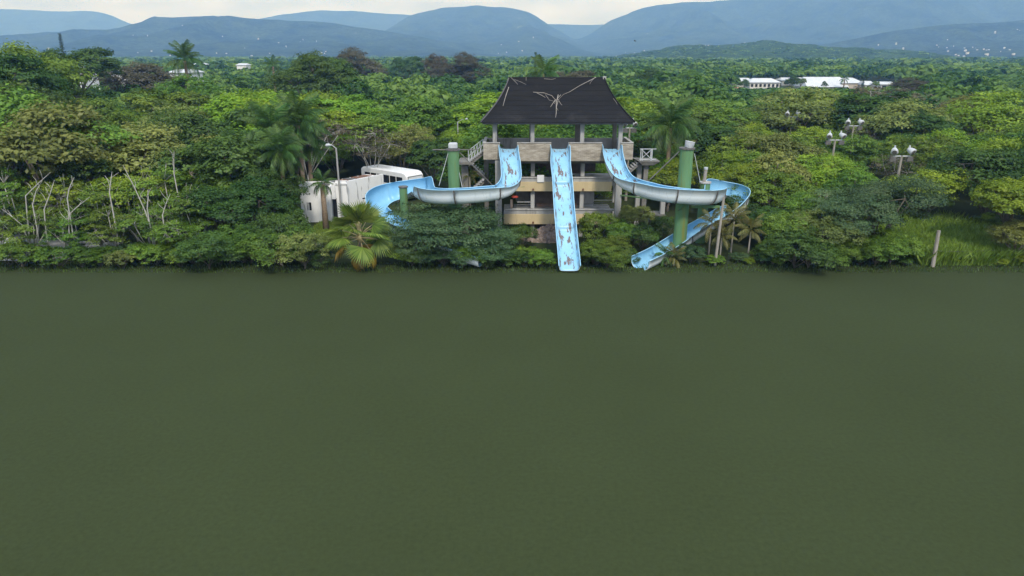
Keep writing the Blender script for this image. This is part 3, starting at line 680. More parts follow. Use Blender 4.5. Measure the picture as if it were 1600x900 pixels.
# rubble under the tower
rng = random.Random(5); b = MB()
for i in range(420):
    a = rng.uniform(0, math.tau); q = rng.random()**.6; x = math.cos(a)*q*2.3; y = math.sin(a)*q*1.3; z = (1-q)*1.15
    s = rng.uniform(.06, .2); R3 = Matrix.Rotation(rng.uniform(0, 6), 3, Vector((rng.random(), rng.random(), rng.random())).normalized())
    vs = [R3 @ Vector((i_*s*rng.uniform(.6, 1.3), j_*s*rng.uniform(.6, 1.2), k_*s*.7)) + Vector((x, y, z+.03)) for k_ in (-1, 1) for j_ in (-1, 1) for i_ in (-1, 1)]
    b.add(vs, [(0,2,3,1),(4,5,7,6),(0,1,5,4),(2,6,7,3),(0,4,6,2),(1,3,7,5)])
vs = [(0,0,1.1)]+[(math.cos(k*math.tau/20)*2.4, math.sin(k*math.tau/20)*1.4, -.02) for k in range(20)]
b.add(vs, [(0, 1+k, 1+(k+1) % 20) for k in range(20)])
o = b.build('rubble', M['rubble']); o.location = (XAT(857, 58.6, .5), 58.3, 0); kind(o, 'stuff', 'heap of broken brick rubble under the tower')

# ------------------------------------------------------------------ white building, bus, lamps, posts
def white_building():
    # long whitewashed shed running back to the right, with a small arched annexe at its left end
    A = Vector((XAT(543, 66, 0), 66, 0)); Bp = Vector((XAT(602, 70.5, 0), 70.5, 0))
    d = Bp-A; Lg = d.length; rz = math.atan2(d.y, d.x)
    t = thing('shed', 'long low whitewashed shed with streaked wall and flat roof behind the left slide', 'building', A, rz)
    h0 = ZAT(284, 66)
    MB().box(0, Lg, .0, .2, 0, h0).build('wall', M['white_wall'], t)
    MB().box(-.002, .2, .202, 2.5, 0, h0-.25).build('wall', M['white_wall'], t)
    MB().box(Lg-.2, Lg, .202, 2.5, 0, h0-.25).build('wall', M['white_wall'], t)
    MB().box(0, Lg, 2.502, 2.7, 0, h0-.3).build('wall', M['white_wall'], t)
    MB().box(.203, Lg-.203, .203, 2.5, h0-.42, h0-.3).build('roof', M['rust'], t)
    for i in range(9):
        x = .4+i*(Lg-1)/8; MB().box(x, x+.85, .22, 2.4, h0-.29+.03*(i % 2), h0-.26+.03*(i % 2)).build('roof_sheet', M['rust'] if i % 3 else M['metal_dark'], t)
    for i in range(3):
        x = 2.2+.62*i; MB().box(x, x+.42, -.03, .002, 1.62, 1.72).build('vent_slot', M['dark'], t)
    # front annexe
    X0, X1, Ya = XAT(469, 64, 1), XAT(524, 65, 1), 64.5
    t2 = thing('annexe', 'small white building with rounded parapet and dark window beside the young palm', 'building', (X0, Ya, 0), R(8))
    w = X1-X0; hh = ZAT(289, Ya)
    # wall with window and doorway openings, outline with two shallow arches
    cols = [0, w*.16, w*.31, w*.58, w*.92, w]
    def topz(x):
        u = x/w; return hh + .22*max(0, math.sin(math.pi*min(1, u/.5))) - .25*(u > .55) + .12*max(0, math.sin(math.pi*(u-.58)/.36))*(u > .58)*(u < .94)
    def strip(x0, x1, z0, fn, name='wall'):
        b = MB(); n = 8
        for i in range(n):
            a, c = x0+(x1-x0)*i/n, x0+(x1-x0)*(i+1)/n
            za, zc = (fn(a), fn(c)) if callable(fn) else (fn, fn)
            b.add([(a,0,z0),(c,0,z0),(c,0,zc),(a,0,za),(a,.18,z0),(c,.18,z0),(c,.18,zc),(a,.18,za)], [(0,1,2,3),(5,4,7,6),(3,2,6,7),(0,4,5,1),(1,5,6,2),(4,0,3,7)])
        return b.build(name, M['white_wall'], t2)
    strip(0, w*.16, 0, topz); strip(w*.16, w*.31, 0, 1.15); strip(w*.16, w*.31, 1.95, topz); strip(w*.31, w*.58, 0, topz); strip(w*.58, w*.92, 0, topz)
    strip(w*.94, w*1.06, 2.2, hh-.15)
    o = MB().box(w*.16, w*.31, .10, .14, 1.15, 1.95).build('window', M['glass'], t2)
    for k in (0.16, .195, .225): MB().box(w*k, w*k+.05, .04, .09, 1.15, 1.95).build('bar', M['white_paint'], o)
    MB().box(w*.935, w*1.06, .5, .56, 0, 2.2).build('doorway', M['dark'], t2)
    MB().box(.05, w*.9, .2, 3.4, hh-.55, hh-.4).build('roof', M['metal_dark'], t2)
    for x in (0, w*.92-.18): MB().box(x, x+.18, .182, 3.4, 0, hh-.3).build('wall', M['white_wall'], t2)
    MB().box(0, w*.92, 3.402, 3.6, 0, hh-.3).build('wall', M['white_wall'], t2)
    MB().box(w*1.07, w*1.42, .3, .5, 0, hh+.25).build('wall', M['white_wall'], t2)
    MB().box(w*1.05, w*1.44, .2, .6, hh-.1, hh+.05).build('ledge', M['white_wall'], t2)
white_building()
def bus():
    A = Vector((XAT(637, 74, 2)+1.6, 76, 0)); t = thing('bus', 'old white bus with dark side windows parked behind the left slide', 'bus', A, R(140))
    # local +x runs to the rear; side facing -? : body 7.5 long, 2.4 wide
    Lb, Wb, z0, z1 = 8.0, 2.5, .55, 3.15
    prof = [(0, z0), (0, 1.7), (.18, 2.75), (.45, 3.05), (.9, z1), (Lb-.4, z1), (Lb, z1-.25), (Lb, z0)]
    b = MB(); n = len(prof)
    b.add([(x, y, z) for y in (0, Wb) for x, z in prof], [tuple(range(n))[::-1], tuple(range(n, 2*n))]+[(i, (i+1) % n, n+(i+1) % n, n+i) for i in range(n)])
    b.build('body', M['white_paint'], t, bevel=.07)
    for i in range(6):
        x = .85+i*1.1
        for yy in (-.012, Wb+.002):
            w = MB().box(x, x+.98, yy, yy+.01, 1.75, 2.62).build('window', M['glass'], t)
    fr = MB(); fr.add([(-.02, .2, 1.72), (-.02, Wb-.2, 1.72), (.15, Wb-.25, 2.68), (.15, .25, 2.68), (.04,.2,1.72),(.04,Wb-.2,1.72),(.2,Wb-.25,2.68),(.2,.25,2.68)], [(0,3,2,1),(4,5,6,7),(0,1,5,4),(1,2,6,5),(2,3,7,6),(3,0,4,7)])
    ws = fr.build('windscreen', M['glass_pale'], t)
    for a, c in (((-.04,.15,1.68),(-.04,Wb-.15,1.68)), ((.14,.2,2.72),(.14,Wb-.2,2.72)), ((-.03,.18,1.7),(.14,.22,2.7)), ((-.03,Wb-.18,1.7),(.14,Wb-.22,2.7))):
        MB().bar(a, c, .05).build('seal', M['metal_dark'], ws)
    MB().box(-.09, -.003, .1, Wb-.1, .6, .82).build('bumper', M['metal_dark'], t)
    for y in (.35, Wb-.35): MB().tube([(-.04,y,1.1), (.02,y,1.1)], .14, 12).build('headlight', M['glass_pale'], t)
    for x in (1.6, Lb-2.0):
        for y in (.02, Wb-.32):
            w = MB().tube([(x, y, .48), (x, y+.3, .48)], .48, 16).build('wheel', M['dark'], t)
            MB().tube([(x, y-.01, .48), (x, y+.31, .48)], .24, 12).build('rim', M['metal'], w)
bus()

def street_lamp(px_base, Y, py_top, px_arm, py_arm, label):
    ztop = ZAT(py_top, Y); x = XAT(px_base, Y, ztop/2); t = thing('street_lamp', label, 'street lamp', (x, Y, 0))
    MB().tube([(0,0,-.1), (0,0,ztop)], [.10, .075], 8).build('pole', M['concrete'], t)
    e = P(px_arm, py_arm, Y)-t.location
    MB().tube([(0,0,ztop-.06), Vector((0,0,ztop)).lerp(e, .6)+Vector((0,0,.12)), e], .035, 6).build('arm', M['metal'], t)
    s = 1 if e.x > 0 else -1
    MB().tube([e-Vector((s*.18,0,0)), e+Vector((s*.05,0,.04)), e+Vector((s*.28,0,.0)), e+Vector((s*.42,0,-.05))], [.05,.13,.15,.05], 10).build('lamp_head', M['lamp_white'], t, smooth=True)
street_lamp(530, 64.2, 231, 515, 227, 'tall street lamp with a single arm beside the white shed')
street_lamp(716, 96, 190, 728, 186, 'street lamp rising from the trees left of the tower roof')
def floodlight(px, py, Y, gap, py_low, label, r=.34, dark=True):
    z = ZAT(py, Y); x = XAT(px, Y, z); t = thing('floodlight_pole', label, 'floodlight', (x, Y, 0), 0, 'floodlight poles among the trees')
    MB().tube([(0,0,-.1), (0,0,z)], [.16, .10], 8).build('pole', M['wood_post'], t)
    MB().bar((-gap, 0, z-.05), (gap, 0, z-.05), .10).build('crossbar', M['metal'], t)
    for s in (-1, 1):
        c = Vector((s*gap, -.1, z+.42)); dr = Vector((s*.35, -.75, -.35)).normalized()
        h = MB().tube([c-dr*.42, c-dr*.15, c+dr*.12, c+dr*.22], [r*.55, r*.85, r, r*1.04], 14).build('lamp_head', M['lamp_white'], t, smooth=True)
        MB().tube([c+dr*.222, c+dr*.25], r*.66, 12).build('lens', M['metal_dark'] if dark else M['glass_pale'], h)
        MB().tube([c-dr*.3+Vector((0,0,.1)), c-dr*.3+Vector((0,0,.40))], [.10, .07], 8).build('ballast', M['lamp_white'], h)
        MB().bar((s*gap, 0, z-.03), c, .07).build('bracket', M['metal'], t)
        MB().box(s*gap-.28, s*gap+.28, -.12, .12, z-.55, z-.12).build('gear_box', M['metal_dark'], t)
floodlight(1409, 243, 66, .82, 0, 'nearest twin floodlight pole, above the dark feathery tree', .33)
floodlight(1305, 218, 76, .72, 0, 'twin floodlight pole with its wooden mast showing below, second nearest', .30)
floodlight(1334, 196, 92, .85, 0, 'twin floodlight pole above the treetops, right of the second nearest one', .34)
floodlight(1238, 182, 108, .85, 0, 'farthest twin floodlight pole, left of the others in the trees', .36)
floodlight(984, 199, 75, .46, 0, 'small twin floodlight just beyond the right end of the tower roof', .26)

def post(name, label, a, b, r, m, cat='post'):
    b0 = Vector(b); t = link(name, MB().tube([Vector((0,0,-.05)), (Vector(a)-b0)*.5, Vector(a)-b0], [r, r*.95, r*.85], 8).mesh(name, M[m])); t.location = b0; return tag(t, label, cat)
post('utility_pole', 'thin grey wooden pole standing before the outer end of the right slide', P(1131, 308, 50.6), (XAT(1117, 50.3, 0), 50.3, 0), .11, 'wood_post', 'pole')
post('fence_post', 'weathered grey leaning post in the tall grass at the right', P(1467, 360, 50.2), (XAT(1457, 50.0, 0), 50.0, 0), .15, 'wood_post')
w = link('fence_wire', MB().tube([P(1464, 392, 50.1), P(1500, 393, 50.3), P(1560, 391, 50.6), P(1640, 392, 51)], .012, 5).mesh('fence_wire', M['metal_dark'])); tag(w, 'dark wire running right from the leaning post', 'wire')
lw = thing('low_wall', 'low dark grey block wall at the right edge behind the lawn', 'wall', (XAT(1478, 50.5, 0), 50.5, 0), R(1.5))
blk = MB().box(0, .56, 0, .2, 0, .19).mesh('block', M['stone_grey'])
for row in range(2):
    for i in range(13):
        if row and i in (4, 5): continue
        o = link('block', blk, lw); o.location = (i*.58+row*.28, (i*7 % 5)*.008, row*.2); o.rotation_euler.z = R((i*5 % 7-3)*.5)
bd = MB(); bd.add([(-.9,0,.18),(-.45,.12,.22),(-.1,.1,.02),(.1,.1,.02),(.45,.12,.2),(.9,0,.14),(-.4,-.14,.16),(.4,-.14,.15),(0,.35,0),(0,-.4,-.02)], [(0,6,1),(1,6,9,2),(2,9,3),(3,9,7,4),(4,7,5),(2,3,8)])
bd.tube([(0,-.4,0),(0,0,.0),(0,.4,0)], [.03,.11,.03], 6)
o = bd.build('bird', M['dark']); o.location = P(992, 64, 190); o.rotation_euler = (R(10), R(12), R(50)); tag(o, 'small dark bird gliding in front of the mountains', 'bird')

# ------------------------------------------------------------------ vegetation builders
def leaf_mesh(name, c, nrm, ln, wd, val, mats, fold=.25, tang=None, rng=None):
    "one mesh of many diamond leaves; c, nrm (N,3); ln, wd, val (N,)"
    N = len(c); rng = rng or np.random.RandomState(1)
    nrm = nrm/np.maximum(np.linalg.norm(nrm, axis=1, keepdims=True), 1e-6)
    r = rng.normal(size=(N, 3)) if tang is None else tang
    t = r-(r*nrm).sum(1, keepdims=True)*nrm; t /= np.maximum(np.linalg.norm(t, axis=1, keepdims=True), 1e-6)
    b = np.cross(nrm, t); l = ln[:, None]*.5; w = wd[:, None]*.5
    V = np.empty((N, 4, 3)); V[:, 0] = c-t*l; V[:, 1] = c+b*w+nrm*w*fold; V[:, 2] = c+t*l-nrm*l*.25; V[:, 3] = c-b*w+nrm*w*fold
    return quads(name, V.reshape(-1, 3), np.arange(N*4).reshape(N, 4), val, mats)
def quads(name, V, Fc, val, mats):
    me = bpy.data.meshes.new(name); me.vertices.add(len(V)); me.vertices.foreach_set('co', V.astype(np.float32).ravel())
    n, k = Fc.shape; me.loops.add(n*k); me.loops.foreach_set('vertex_index', Fc.astype(np.int32).ravel())
    me.polygons.add(n); me.polygons.foreach_set('loop_start', np.arange(n, dtype=np.int32)*k)
    me.update(calc_edges=True)
    at = me.attributes.new('leaf', 'FLOAT', 'FACE'); at.data.foreach_set('value', np.clip(val, 0, 1).astype(np.float32))
    for m in (mats if isinstance(mats, (list, tuple)) else [mats]): me.materials.append(m)
    me.validate(); return me

def make_tree(seed, H=8., Rr=3.6, base=.28, lobes=7, clumps=16, leaves=70, lsize=.34, flat=.62, upright=.85, spray=1.0, trunk_r=.16, limbs=True, pale=0, sparse=0.):
    "returns (trunk mesh, crown mesh) of a broadleaf tree of height H and crown radius Rr"
    g = np.random.RandomState(seed); rr = random.Random(seed)
    zc = H*(base+1)/2; hz_ = H*(1-base)/2
    lc = []
    for i in range(lobes):
        a = i*2.4+g.uniform(-.5, .5); q = math.sqrt((i+.5)/lobes)*.68 if i else .1
        lz = zc+hz_*(g.uniform(-.35, .42)*(1-.3*q)+.28*(1-q)); lr = Rr*g.uniform(.34, .5)
        lc.append((np.array([math.cos(a)*q*Rr, math.sin(a)*q*Rr, min(lz, H-lr*.75)]), lr))
    CC, CN, CR, CV = [], [], [], []
    for i, (c, lr) in enumerate(lc):
        for k in range(clumps):
            d = g.normal(size=3); d[2] = abs(d[2])*1.0-.35; d /= np.linalg.norm(d)
            pnt = c+d*lr*g.uniform(.72, 1.05)*np.array([1, 1, .85])
            if any(np.linalg.norm((pnt-c2)/np.array([1, 1, .85])) < .62*r2 for j, (c2, r2) in enumerate(lc) if j != i): continue
            if g.rand() < sparse: continue
            CC.append(pnt); CN.append(d); CR.append(lr*g.uniform(.26, .44)); CV.append(g.rand())
    CC = np.array(CC); CN = np.array(CN); CR = np.array(CR); CV = np.array(CV); K = len(CC)
    N = K*leaves; idx = np.repeat(np.arange(K), leaves)
    d = g.normal(size=(N, 3)); d[:, 2] = np.abs(d[:, 2])-.25; d /= np.linalg.norm(d, axis=1, keepdims=True)
    rad = CR[idx][:, None]*g.uniform(.35, 1.08, (N, 1))
    c = CC[idx]+d*rad*np.array([1.15*spray, 1.15*spray, flat])
    nrm = d*.7+CN[idx]*.55+np.array([0, 0, upright*.85])+g.normal(size=(N, 3))*.36
    s = lsize*g.uniform(.6, 1.35, N)
    val = .62*CV[idx]+.36*g.rand(N)+.10*(c[:, 2]-zc)/hz_
    crown = leaf_mesh('crown', c, nrm, s, s*.52, val, M['leaf_mid'], rng=g)
    b = MB(); tz = H*(base+.12); lean = Vector((g.uniform(-.25, .25), g.uniform(-.25, .25), 0))
    tp = [Vector((0, 0, -.2)), Vector((lean.x*.3, lean.y*.3, tz*.5)), Vector((lean.x, lean.y, tz))]
    b.tube(tp, [trunk_r*1.35, trunk_r, trunk_r*.85], 7)
    for (lcn, lr) in lc:
        e = Vector(lcn); m = tp[2].lerp(e, .5)+Vector((g.uniform(-.2, .2), g.uniform(-.2, .2), -.12*Rr*.3))
        b.tube([tp[2]-Vector((0, 0, rr.uniform(0, .5))), m, e], [trunk_r*.6, trunk_r*.42, trunk_r*.26], 5)
        for q in range(3+pale):
            j = int(np.argmin(np.linalg.norm(CC-lcn, axis=1)+g.uniform(0, lr*1.4, K))); tgt = Vector(CC[j])
            b.tube([e, e.lerp(tgt, .55)+Vector((0, 0, .08)), tgt+(tgt-e)*(.1+.45*(pale > 0)*g.rand())], [trunk_r*.26, trunk_r*.2, trunk_r*.08], 4)
    return b.mesh('trunk', M['bark_pale'] if pale else M['bark'], True), crown

def put_tree(name, proto, loc, h, rz, leaf, label, cat='tree', group=None, sxy=1.0, bark=None):
    t = thing(name, label, cat, loc, rz, group); H0 = proto[2]; s = h/H0
    t.scale = (s*sxy, s*sxy, s)
    for nm, me, m in (('trunk', proto[0], bark), ('crown', proto[1], M[leaf] if leaf else None)):
        o = link(nm, me, t)
        if m: o.material_slots[0].link = 'OBJECT'; o.material_slots[0].material = m
    return t
def proto(H=8., **k): a, b = make_tree(H=H, **k); return (a, b, H)
NEAR = [proto(seed=11, leaves=62, lsize=.22, lobes=9, clumps=34, flat=.8), proto(seed=12, leaves=62, lsize=.22, Rr=4.0, lobes=10, clumps=32, base=.12, flat=.8), proto(seed=13, H=9, Rr=3.8, leaves=62, lsize=.21, lobes=10, clumps=34, base=.08, flat=.85)]
LOW = [proto(seed=15+i, H=4, Rr=3.5, leaves=60, lsize=.20, lobes=9, clumps=26, flat=.8, base=.0, trunk_r=.08) for i in range(3)]
FEATHER = [proto(seed=21, H=8, Rr=4.4, leaves=130, lsize=.17, lobes=11, clumps=28, flat=.62, spray=1.15, upright=.8, base=.0), proto(seed=22, H=8, Rr=4.6, leaves=130, lsize=.17, lobes=11, clumps=28, flat=.60, spray=1.15, upright=.8, base=.0)]
LOWF = [proto(seed=25+i, H=4.6, Rr=4.4, leaves=130, lsize=.16, lobes=10, clumps=24, flat=.42, spray=1.2, upright=1.0, base=-.05, trunk_r=.1) for i in range(2)]
AIRY = [proto(seed=31, H=8, Rr=3.6, leaves=42, lsize=.24, lobes=9, clumps=26, pale=5, sparse=.18, trunk_r=.14, base=.0), proto(seed=32, H=8, Rr=3.8, leaves=42, lsize=.24, lobes=9, clumps=26, pale=6, sparse=.22, trunk_r=.13, base=.0)]
MIDS = [proto(seed=41+i, leaves=52, lsize=.27, lobes=8+i % 3, clumps=30, Rr=3.4+.3*(i % 4), base=.05, flat=.8) for i in range(6)]
BUSH = [proto(seed=51+i, H=2.4, Rr=1.9, leaves=50, lsize=.17, lobes=7, clumps=18, base=-.05, trunk_r=.05, flat=.85) for i in range(3)]
TWIG = [proto(seed=61, H=6, Rr=2.8, leaves=20, lsize=.2, lobes=7, clumps=18, pale=7, sparse=.3, trunk_r=.07, base=.1)]

# ---- palms
def frond_mesh(seed, L=2.6, droop=1.0, m='palm', n=44, lw=.036, ll=.66, lift=.55):
    "feather frond along +x: arching rachis with two rows of leaflets"
    g = np.random.RandomState(seed); b = MB(); V = []; Fs = []; val = []
    pts = []
    for i in range(9):
        u = i/8; pts.append(Vector((L*(u-.22*u*u*droop), 0, L*(lift*u-.55*droop*u*u))))
    def at(u):
        q = u*8; i = min(int(q), 7); return pts[i].lerp(pts[i+1], q-i), (pts[i+1]-pts[i]).normalized()
    for i in range(n):
        u = .14+.86*i/(n-1); p, tg = at(u); l = ll*(math.sin(math.pi*min(1, .18+u*.8))**.6)*(1 if u < .95 else .7)
        for s in (-1, 1):
            side = Vector((0, s, 0)); dr = (side*.85+tg*.65+Vector((0, 0, -.35-.4*droop+g.uniform(-.3, .3)))).normalized()
            w = tg*lw*.5; k = len(V); mid = p+dr*l*.5+Vector((0, 0, .06)); e = p+dr*l+Vector((0, 0, -.12*l*droop))
            V += [p-w, p+w, mid+w, mid-w, e+w*.3, e-w*.3]; Fs += [(k, k+1, k+2, k+3), (k+3, k+2, k+4, k+5)]; v = g.rand(); val += [v, v]
    for i in range(8):
        k = len(V); w = .035*(1-i/9); V += [pts[i]+Vector((0, w, .01)), pts[i]-Vector((0, w, -.01)), pts[i+1]-Vector((0, w, -.01)), pts[i+1]+Vector((0, w, .01))]; Fs.append((k, k+1, k+2, k+3)); val.append(.8)
    return quads('frond', np.array([tuple(v) for v in V]), np.array(Fs), np.array(val), M[m])
FR = {}
def feather_palm(loc, h, L, n, label, leaf='palm', group=None, trunk_r=.16, seed=1, lean=0, name='palm_tree', skirt=False, bark='palm_bark'):
    rr = random.Random(seed); t = thing(name, label, 'palm', loc, rr.uniform(0, 6), group)
    key = (leaf,)
    if key not in FR: FR[key] = [frond_mesh(71+i, 2.6, .8+.15*i, leaf, lift=.35) for i in range(4)]
    top = Vector((lean, 0, h))
    MB().tube([(0,0,-.2), Vector((lean*.35, 0, h*.5)), top], [trunk_r*1.35, trunk_r, trunk_r*.9], 9).build('trunk', M[bark], t, smooth=True)
    for i in range(n):
        k = min(3, int(4*i/n)); o = link('frond', FR[key][k], t); o.location = top+Vector((0, 0, .1*(3-k)))
        s = L/2.6*rr.uniform(.88, 1.1); o.scale = (s, s, s); o.rotation_euler = (rr.uniform(-.15, .15), (-1.0, -.55, -.12, .38)[k]+rr.uniform(-.18, .18), i*2.399+rr.uniform(-.2, .2))
    return t
def fan_mesh(seed, R0=1.25, seg=26, spread=200, m='palm_fan', droop=.25):
    g = np.random.RandomState(seed); V = []; Fs = []; val = []
    for i in range(seg):
        a0 = R(-spread/2+spread*i/seg); a1 = R(-spread/2+spread*(i+1)/seg); am = (a0+a1)/2
        l = R0*(.80+.2*math.cos(am*.75))*g.uniform(.93, 1.04); join = .62
        def pt(a, r_, up): return (r_*math.cos(a), r_*math.sin(a), up-droop*(r_/R0)**2*.9-.10*abs(math.sin(a))*r_)
        k = len(V); V += [(0,0,0), pt(a0, l*join, 0), pt(am, l*join, .075), pt(a1, l*join, 0), pt(am, l, -.10*g.rand())]
        Fs += [(k, k+1, k+2, k+2), (k, k+2, k+3, k+3), (k+1, k+4, k+2, k+2), (k+2, k+4, k+3, k+3)]; v = g.rand(); val += [v, v*.75, v, v*.75]
    V = np.array(V); T = np.array([f[:3] for f in Fs]); return quads('frond', V, T, np.array(val), M[m])
def fan_palm(loc, h, n, label, r0=1.3, pet=1.25, seed=3):
    rr = random.Random(seed); t = thing('fan_palm', label, 'palm', loc)
    MB().tube([(0,0,-.2), (0,0,h*.6), (0,0,h)], [.20, .16, .13], 10).build('trunk', M['palm_bark'], t, smooth=True)
    MB().tube([(0,0,h-.25), (0,0,h+.25), (0,0,h+.85)], [.20, .17, .10], 8).build('leaf_base', M['petiole'], t, smooth=True)
    FM = [fan_mesh(81+i, r0, m='palm_fan', droop=.12+.16*i) for i in range(3)]; OLD = fan_mesh(88, r0*.9, m='palm_old', droop=.5)
    pm = MB().tube([(0,0,0), (pet*.5, 0, .06), (pet, 0, 0)], [.05, .035, .025], 6).mesh('petiole', M['petiole'], True)
    for i in range(n):
        u = i/(n-1); el = R(88-128*u+rr.uniform(-8, 8)); az = i*2.399+rr.uniform(-.25, .25)-.6
        f = link('frond', FM[min(2, int(u*3))] if u < .86 else OLD, t); s = rr.uniform(.85, 1.08)
        p = link('petiole', pm, f); p.location = (-pet, 0, 0)
        d = Vector((math.cos(el)*math.cos(az), math.cos(el)*math.sin(az), math.sin(el)))
        f.location = Vector((0, 0, h+.35-.3*u))+d*pet; f.rotation_mode = 'ZYX' if False else 'XYZ'
        f.rotation_euler = (rr.uniform(-.5, .5), -el+(.35 if u > .3 else .1), az); f.scale = (s, s, s)
        # petiole must meet the trunk: point it back along d
        q = Matrix.Translation(Vector((0,0,h+.35-.3*u))) @ d.to_track_quat('X', 'Z').to_matrix().to_4x4()
        fm = Matrix.LocRotScale(f.location, f.rotation_euler.to_quaternion(), f.scale); p.matrix_local = fm.inverted() @ q
    return t
def conifer(loc, h, label, group=None, seed=1, r=.9):
    rr = random.Random(seed); t = thing('conifer', label, 'conifer', loc, rr.uniform(0, 6), group)
    MB().tube([(0,0,-.2), (0,0,h*.98)], [.22, .03], 6).build('trunk', M['bark'], t)
    g = np.random.RandomState(seed); c = []; n_ = []
    for i in range(int(h*2.4)):
        z = h*(.1+.9*i/(h*2.4)); q = r*(1-.82*z/h)*h/9
        for k in range(7):
            a = rr.uniform(0, 6.28)
            for s in range(9): c.append((math.cos(a)*q*s/8, math.sin(a)*q*s/8, z+.16*q*(s/8)**2+rr.uniform(-.06, .06))); n_.append((rr.uniform(-.5, .5), rr.uniform(-.5, .5), 1))
    c = np.array(c); n_ = np.array(n_); N = len(c); link('crown', leaf_mesh('crown', c, n_, np.full(N, .5), np.full(N, .26), g.rand(N), M['leaf_dark'], rng=g), t); return t

# ------------------------------------------------------------------ vegetation placed
def TP(px, Y, py_top):
    "(location, height) for a tree standing at distance Y whose top shows at (px, py_top)"
    z = ZAT(py_top, Y); return Vector((XAT(px, Y, z*.6), Y, 0)), z
def T(px, Y, top, pr, leaf, label, name='broadleaf_tree', sxy=1., rz=None, group=None, cat='tree', bark=None):
    if sxy > 1.3 and name == 'broadleaf_tree': pr = LOW[int(px) % 3]; sxy = sxy*.52
    if sxy > 1.3 and name == 'feathery_tree': pr = LOWF[int(px) % 2]; sxy = sxy*.58
    l, h = TP(px, Y, top); return put_tree(name, pr, l, h, random.uniform(0, 6.28) if rz is None else rz, leaf, label, cat, group, sxy, bark)
# left foreground: airy pale-branched trees
AIR = [(20, 55, 262), (88, 56.5, 268), (150, 54.5, 290), (205, 57, 258), (262, 57, 262), (48, 52.6, 318), (118, 52.3, 335), (232, 52.6, 318), (300, 54, 292), (-8, 52.5, 330), (178, 52.4, 322), (285, 52.0, 338)]
for i, (x, y, tp) in enumerate(AIR):
    T(x, y, tp, AIRY[i % 2], ['leaf_mid', 'leaf_bright'][i in (1, 3)], ['pale-branched airy tree nearest the left edge, back row', 'airy bright green tree with pale limbs, second from the left edge', 'airy pale-branched tree over the bright paving, middle of the left thicket',
      'tall airy bright green tree with a long bare pale limb, left thicket', 'airy tree with pale crossed limbs right of the tall bright one', 'low airy tree in front at the left edge over bright paving', 'low airy tree in front over bright paving, second from left',
      'low airy dark-gapped tree in front of the left thicket', 'pale-branched tree at the right end of the left thicket', 'low airy tree cut by the left edge', 'low airy tree in the middle of the left thicket, front row', 'low airy tree in front at the right end of the left thicket'][i], 'airy_tree', 1.05 if tp < 300 else 1.3, group='airy pale-branched trees on the left')
# dark dense trees between the thicket and the white building
for i, (x, y, tp, l, sx) in enumerate([(345, 55, 285, 'leaf_dark', 1.25), (405, 57, 268, 'leaf_dark', 1.1), (440, 53, 330, 'leaf_dark', 1.5), (375, 51.5, 352, 'leaf_mid', 1.7), (330, 60, 250, 'leaf_mid', 1.1), (446, 59, 306, 'leaf_dark', .9), (315, 51.4, 368, 'leaf_dark', 1.8), (470, 51.2, 372, 'leaf_dark', 1.6)]):
    T(x, y, tp, NEAR[i % 3], l, ['dark dense tree right of the pale-branched thicket', 'dark tree below the feather palms left of the white annexe', 'dark bushy tree left of the yellow fan palm', 'low green tree at the lawn edge below the dark dense tree', 'green tree behind the dark dense tree at the thicket end', 'dark tree just left of the white annexe window',
      'low dark tree at the lawn edge left of centre-left', 'low dark tree at the lawn edge nearest the fan palm on its left'][i], sxy=sx)
T(418, 60, 250, NEAR[0], 'leaf_dark', 'dark tree in front of the close palm group, hiding its trunks')
T(436, 61.5, 266, NEAR[2], 'leaf_mid', 'green tree between the close palm group and the annexe', sxy=.62)
# bare pale limbs standing out of the left thicket
for i, (a, b_) in enumerate([((40,306),(79,269)), ((51,320),(66,282)), ((69,327),(85,281)), ((105,310),(116,277)), ((107,336),(140,308)), ((227,330),(192,258)), ((230,326),(231,296)), ((254,336),(266,303)), ((35,352),(2,326)), ((98,352),(112,334)), ((171,300),(175,268)), ((272,272),(272,236))]):
    Y = 51.6 if i != 11 else 56; lo, hi = P(*a, Y), P(*b_, Y+.4); t = thing('bare_tree', 'slender bare pale tree in the left thicket', 'tree', (lo.x-(hi.x-lo.x)*.35, Y, 0), 0, 'bare pale trees in the left thicket')
    q = random.Random(i); lo, hi = lo-t.location, hi-t.location; mid = lo.lerp(hi, .5)+Vector((q.uniform(-.12, .12), 0, q.uniform(0, .12)))
    MB().tube([(0,0,-.1), lo*.6+Vector((q.uniform(-.1,.1),0,0)), lo, mid, hi], [.06, .05, .042, .032, .012], 6).build('trunk', M['bark_pale'], t, smooth=True)
    for k in range(3):
        st = lo.lerp(hi, .25+.22*k); e = st+Vector((q.uniform(-.55, .55), q.uniform(-.3, .3), q.uniform(.35, .9))); MB().tube([st, st.lerp(e, .5)+Vector((q.uniform(-.1, .1), 0, .05)), e], [.026, .019, .007], 5).build('branch', M['bark_pale'], t, smooth=True)
# feathery tree before the left slide
T(700, 52.4, 318, FEATHER[0], 'leaf_blue', 'dark blue-green feathery tree spreading under the left curling slide', 'feathery_tree', 2.0)
T(760, 51.6, 352, FEATHER[1], 'leaf_blue', 'low blue-green feathery tree between the left slide and the straight slide', 'feathery_tree', 1.7)
T(655, 51.3, 352, FEATHER[1], 'leaf_blue', 'low blue-green feathery tree right of the yellow fan palm', 'feathery_tree', 1.8)
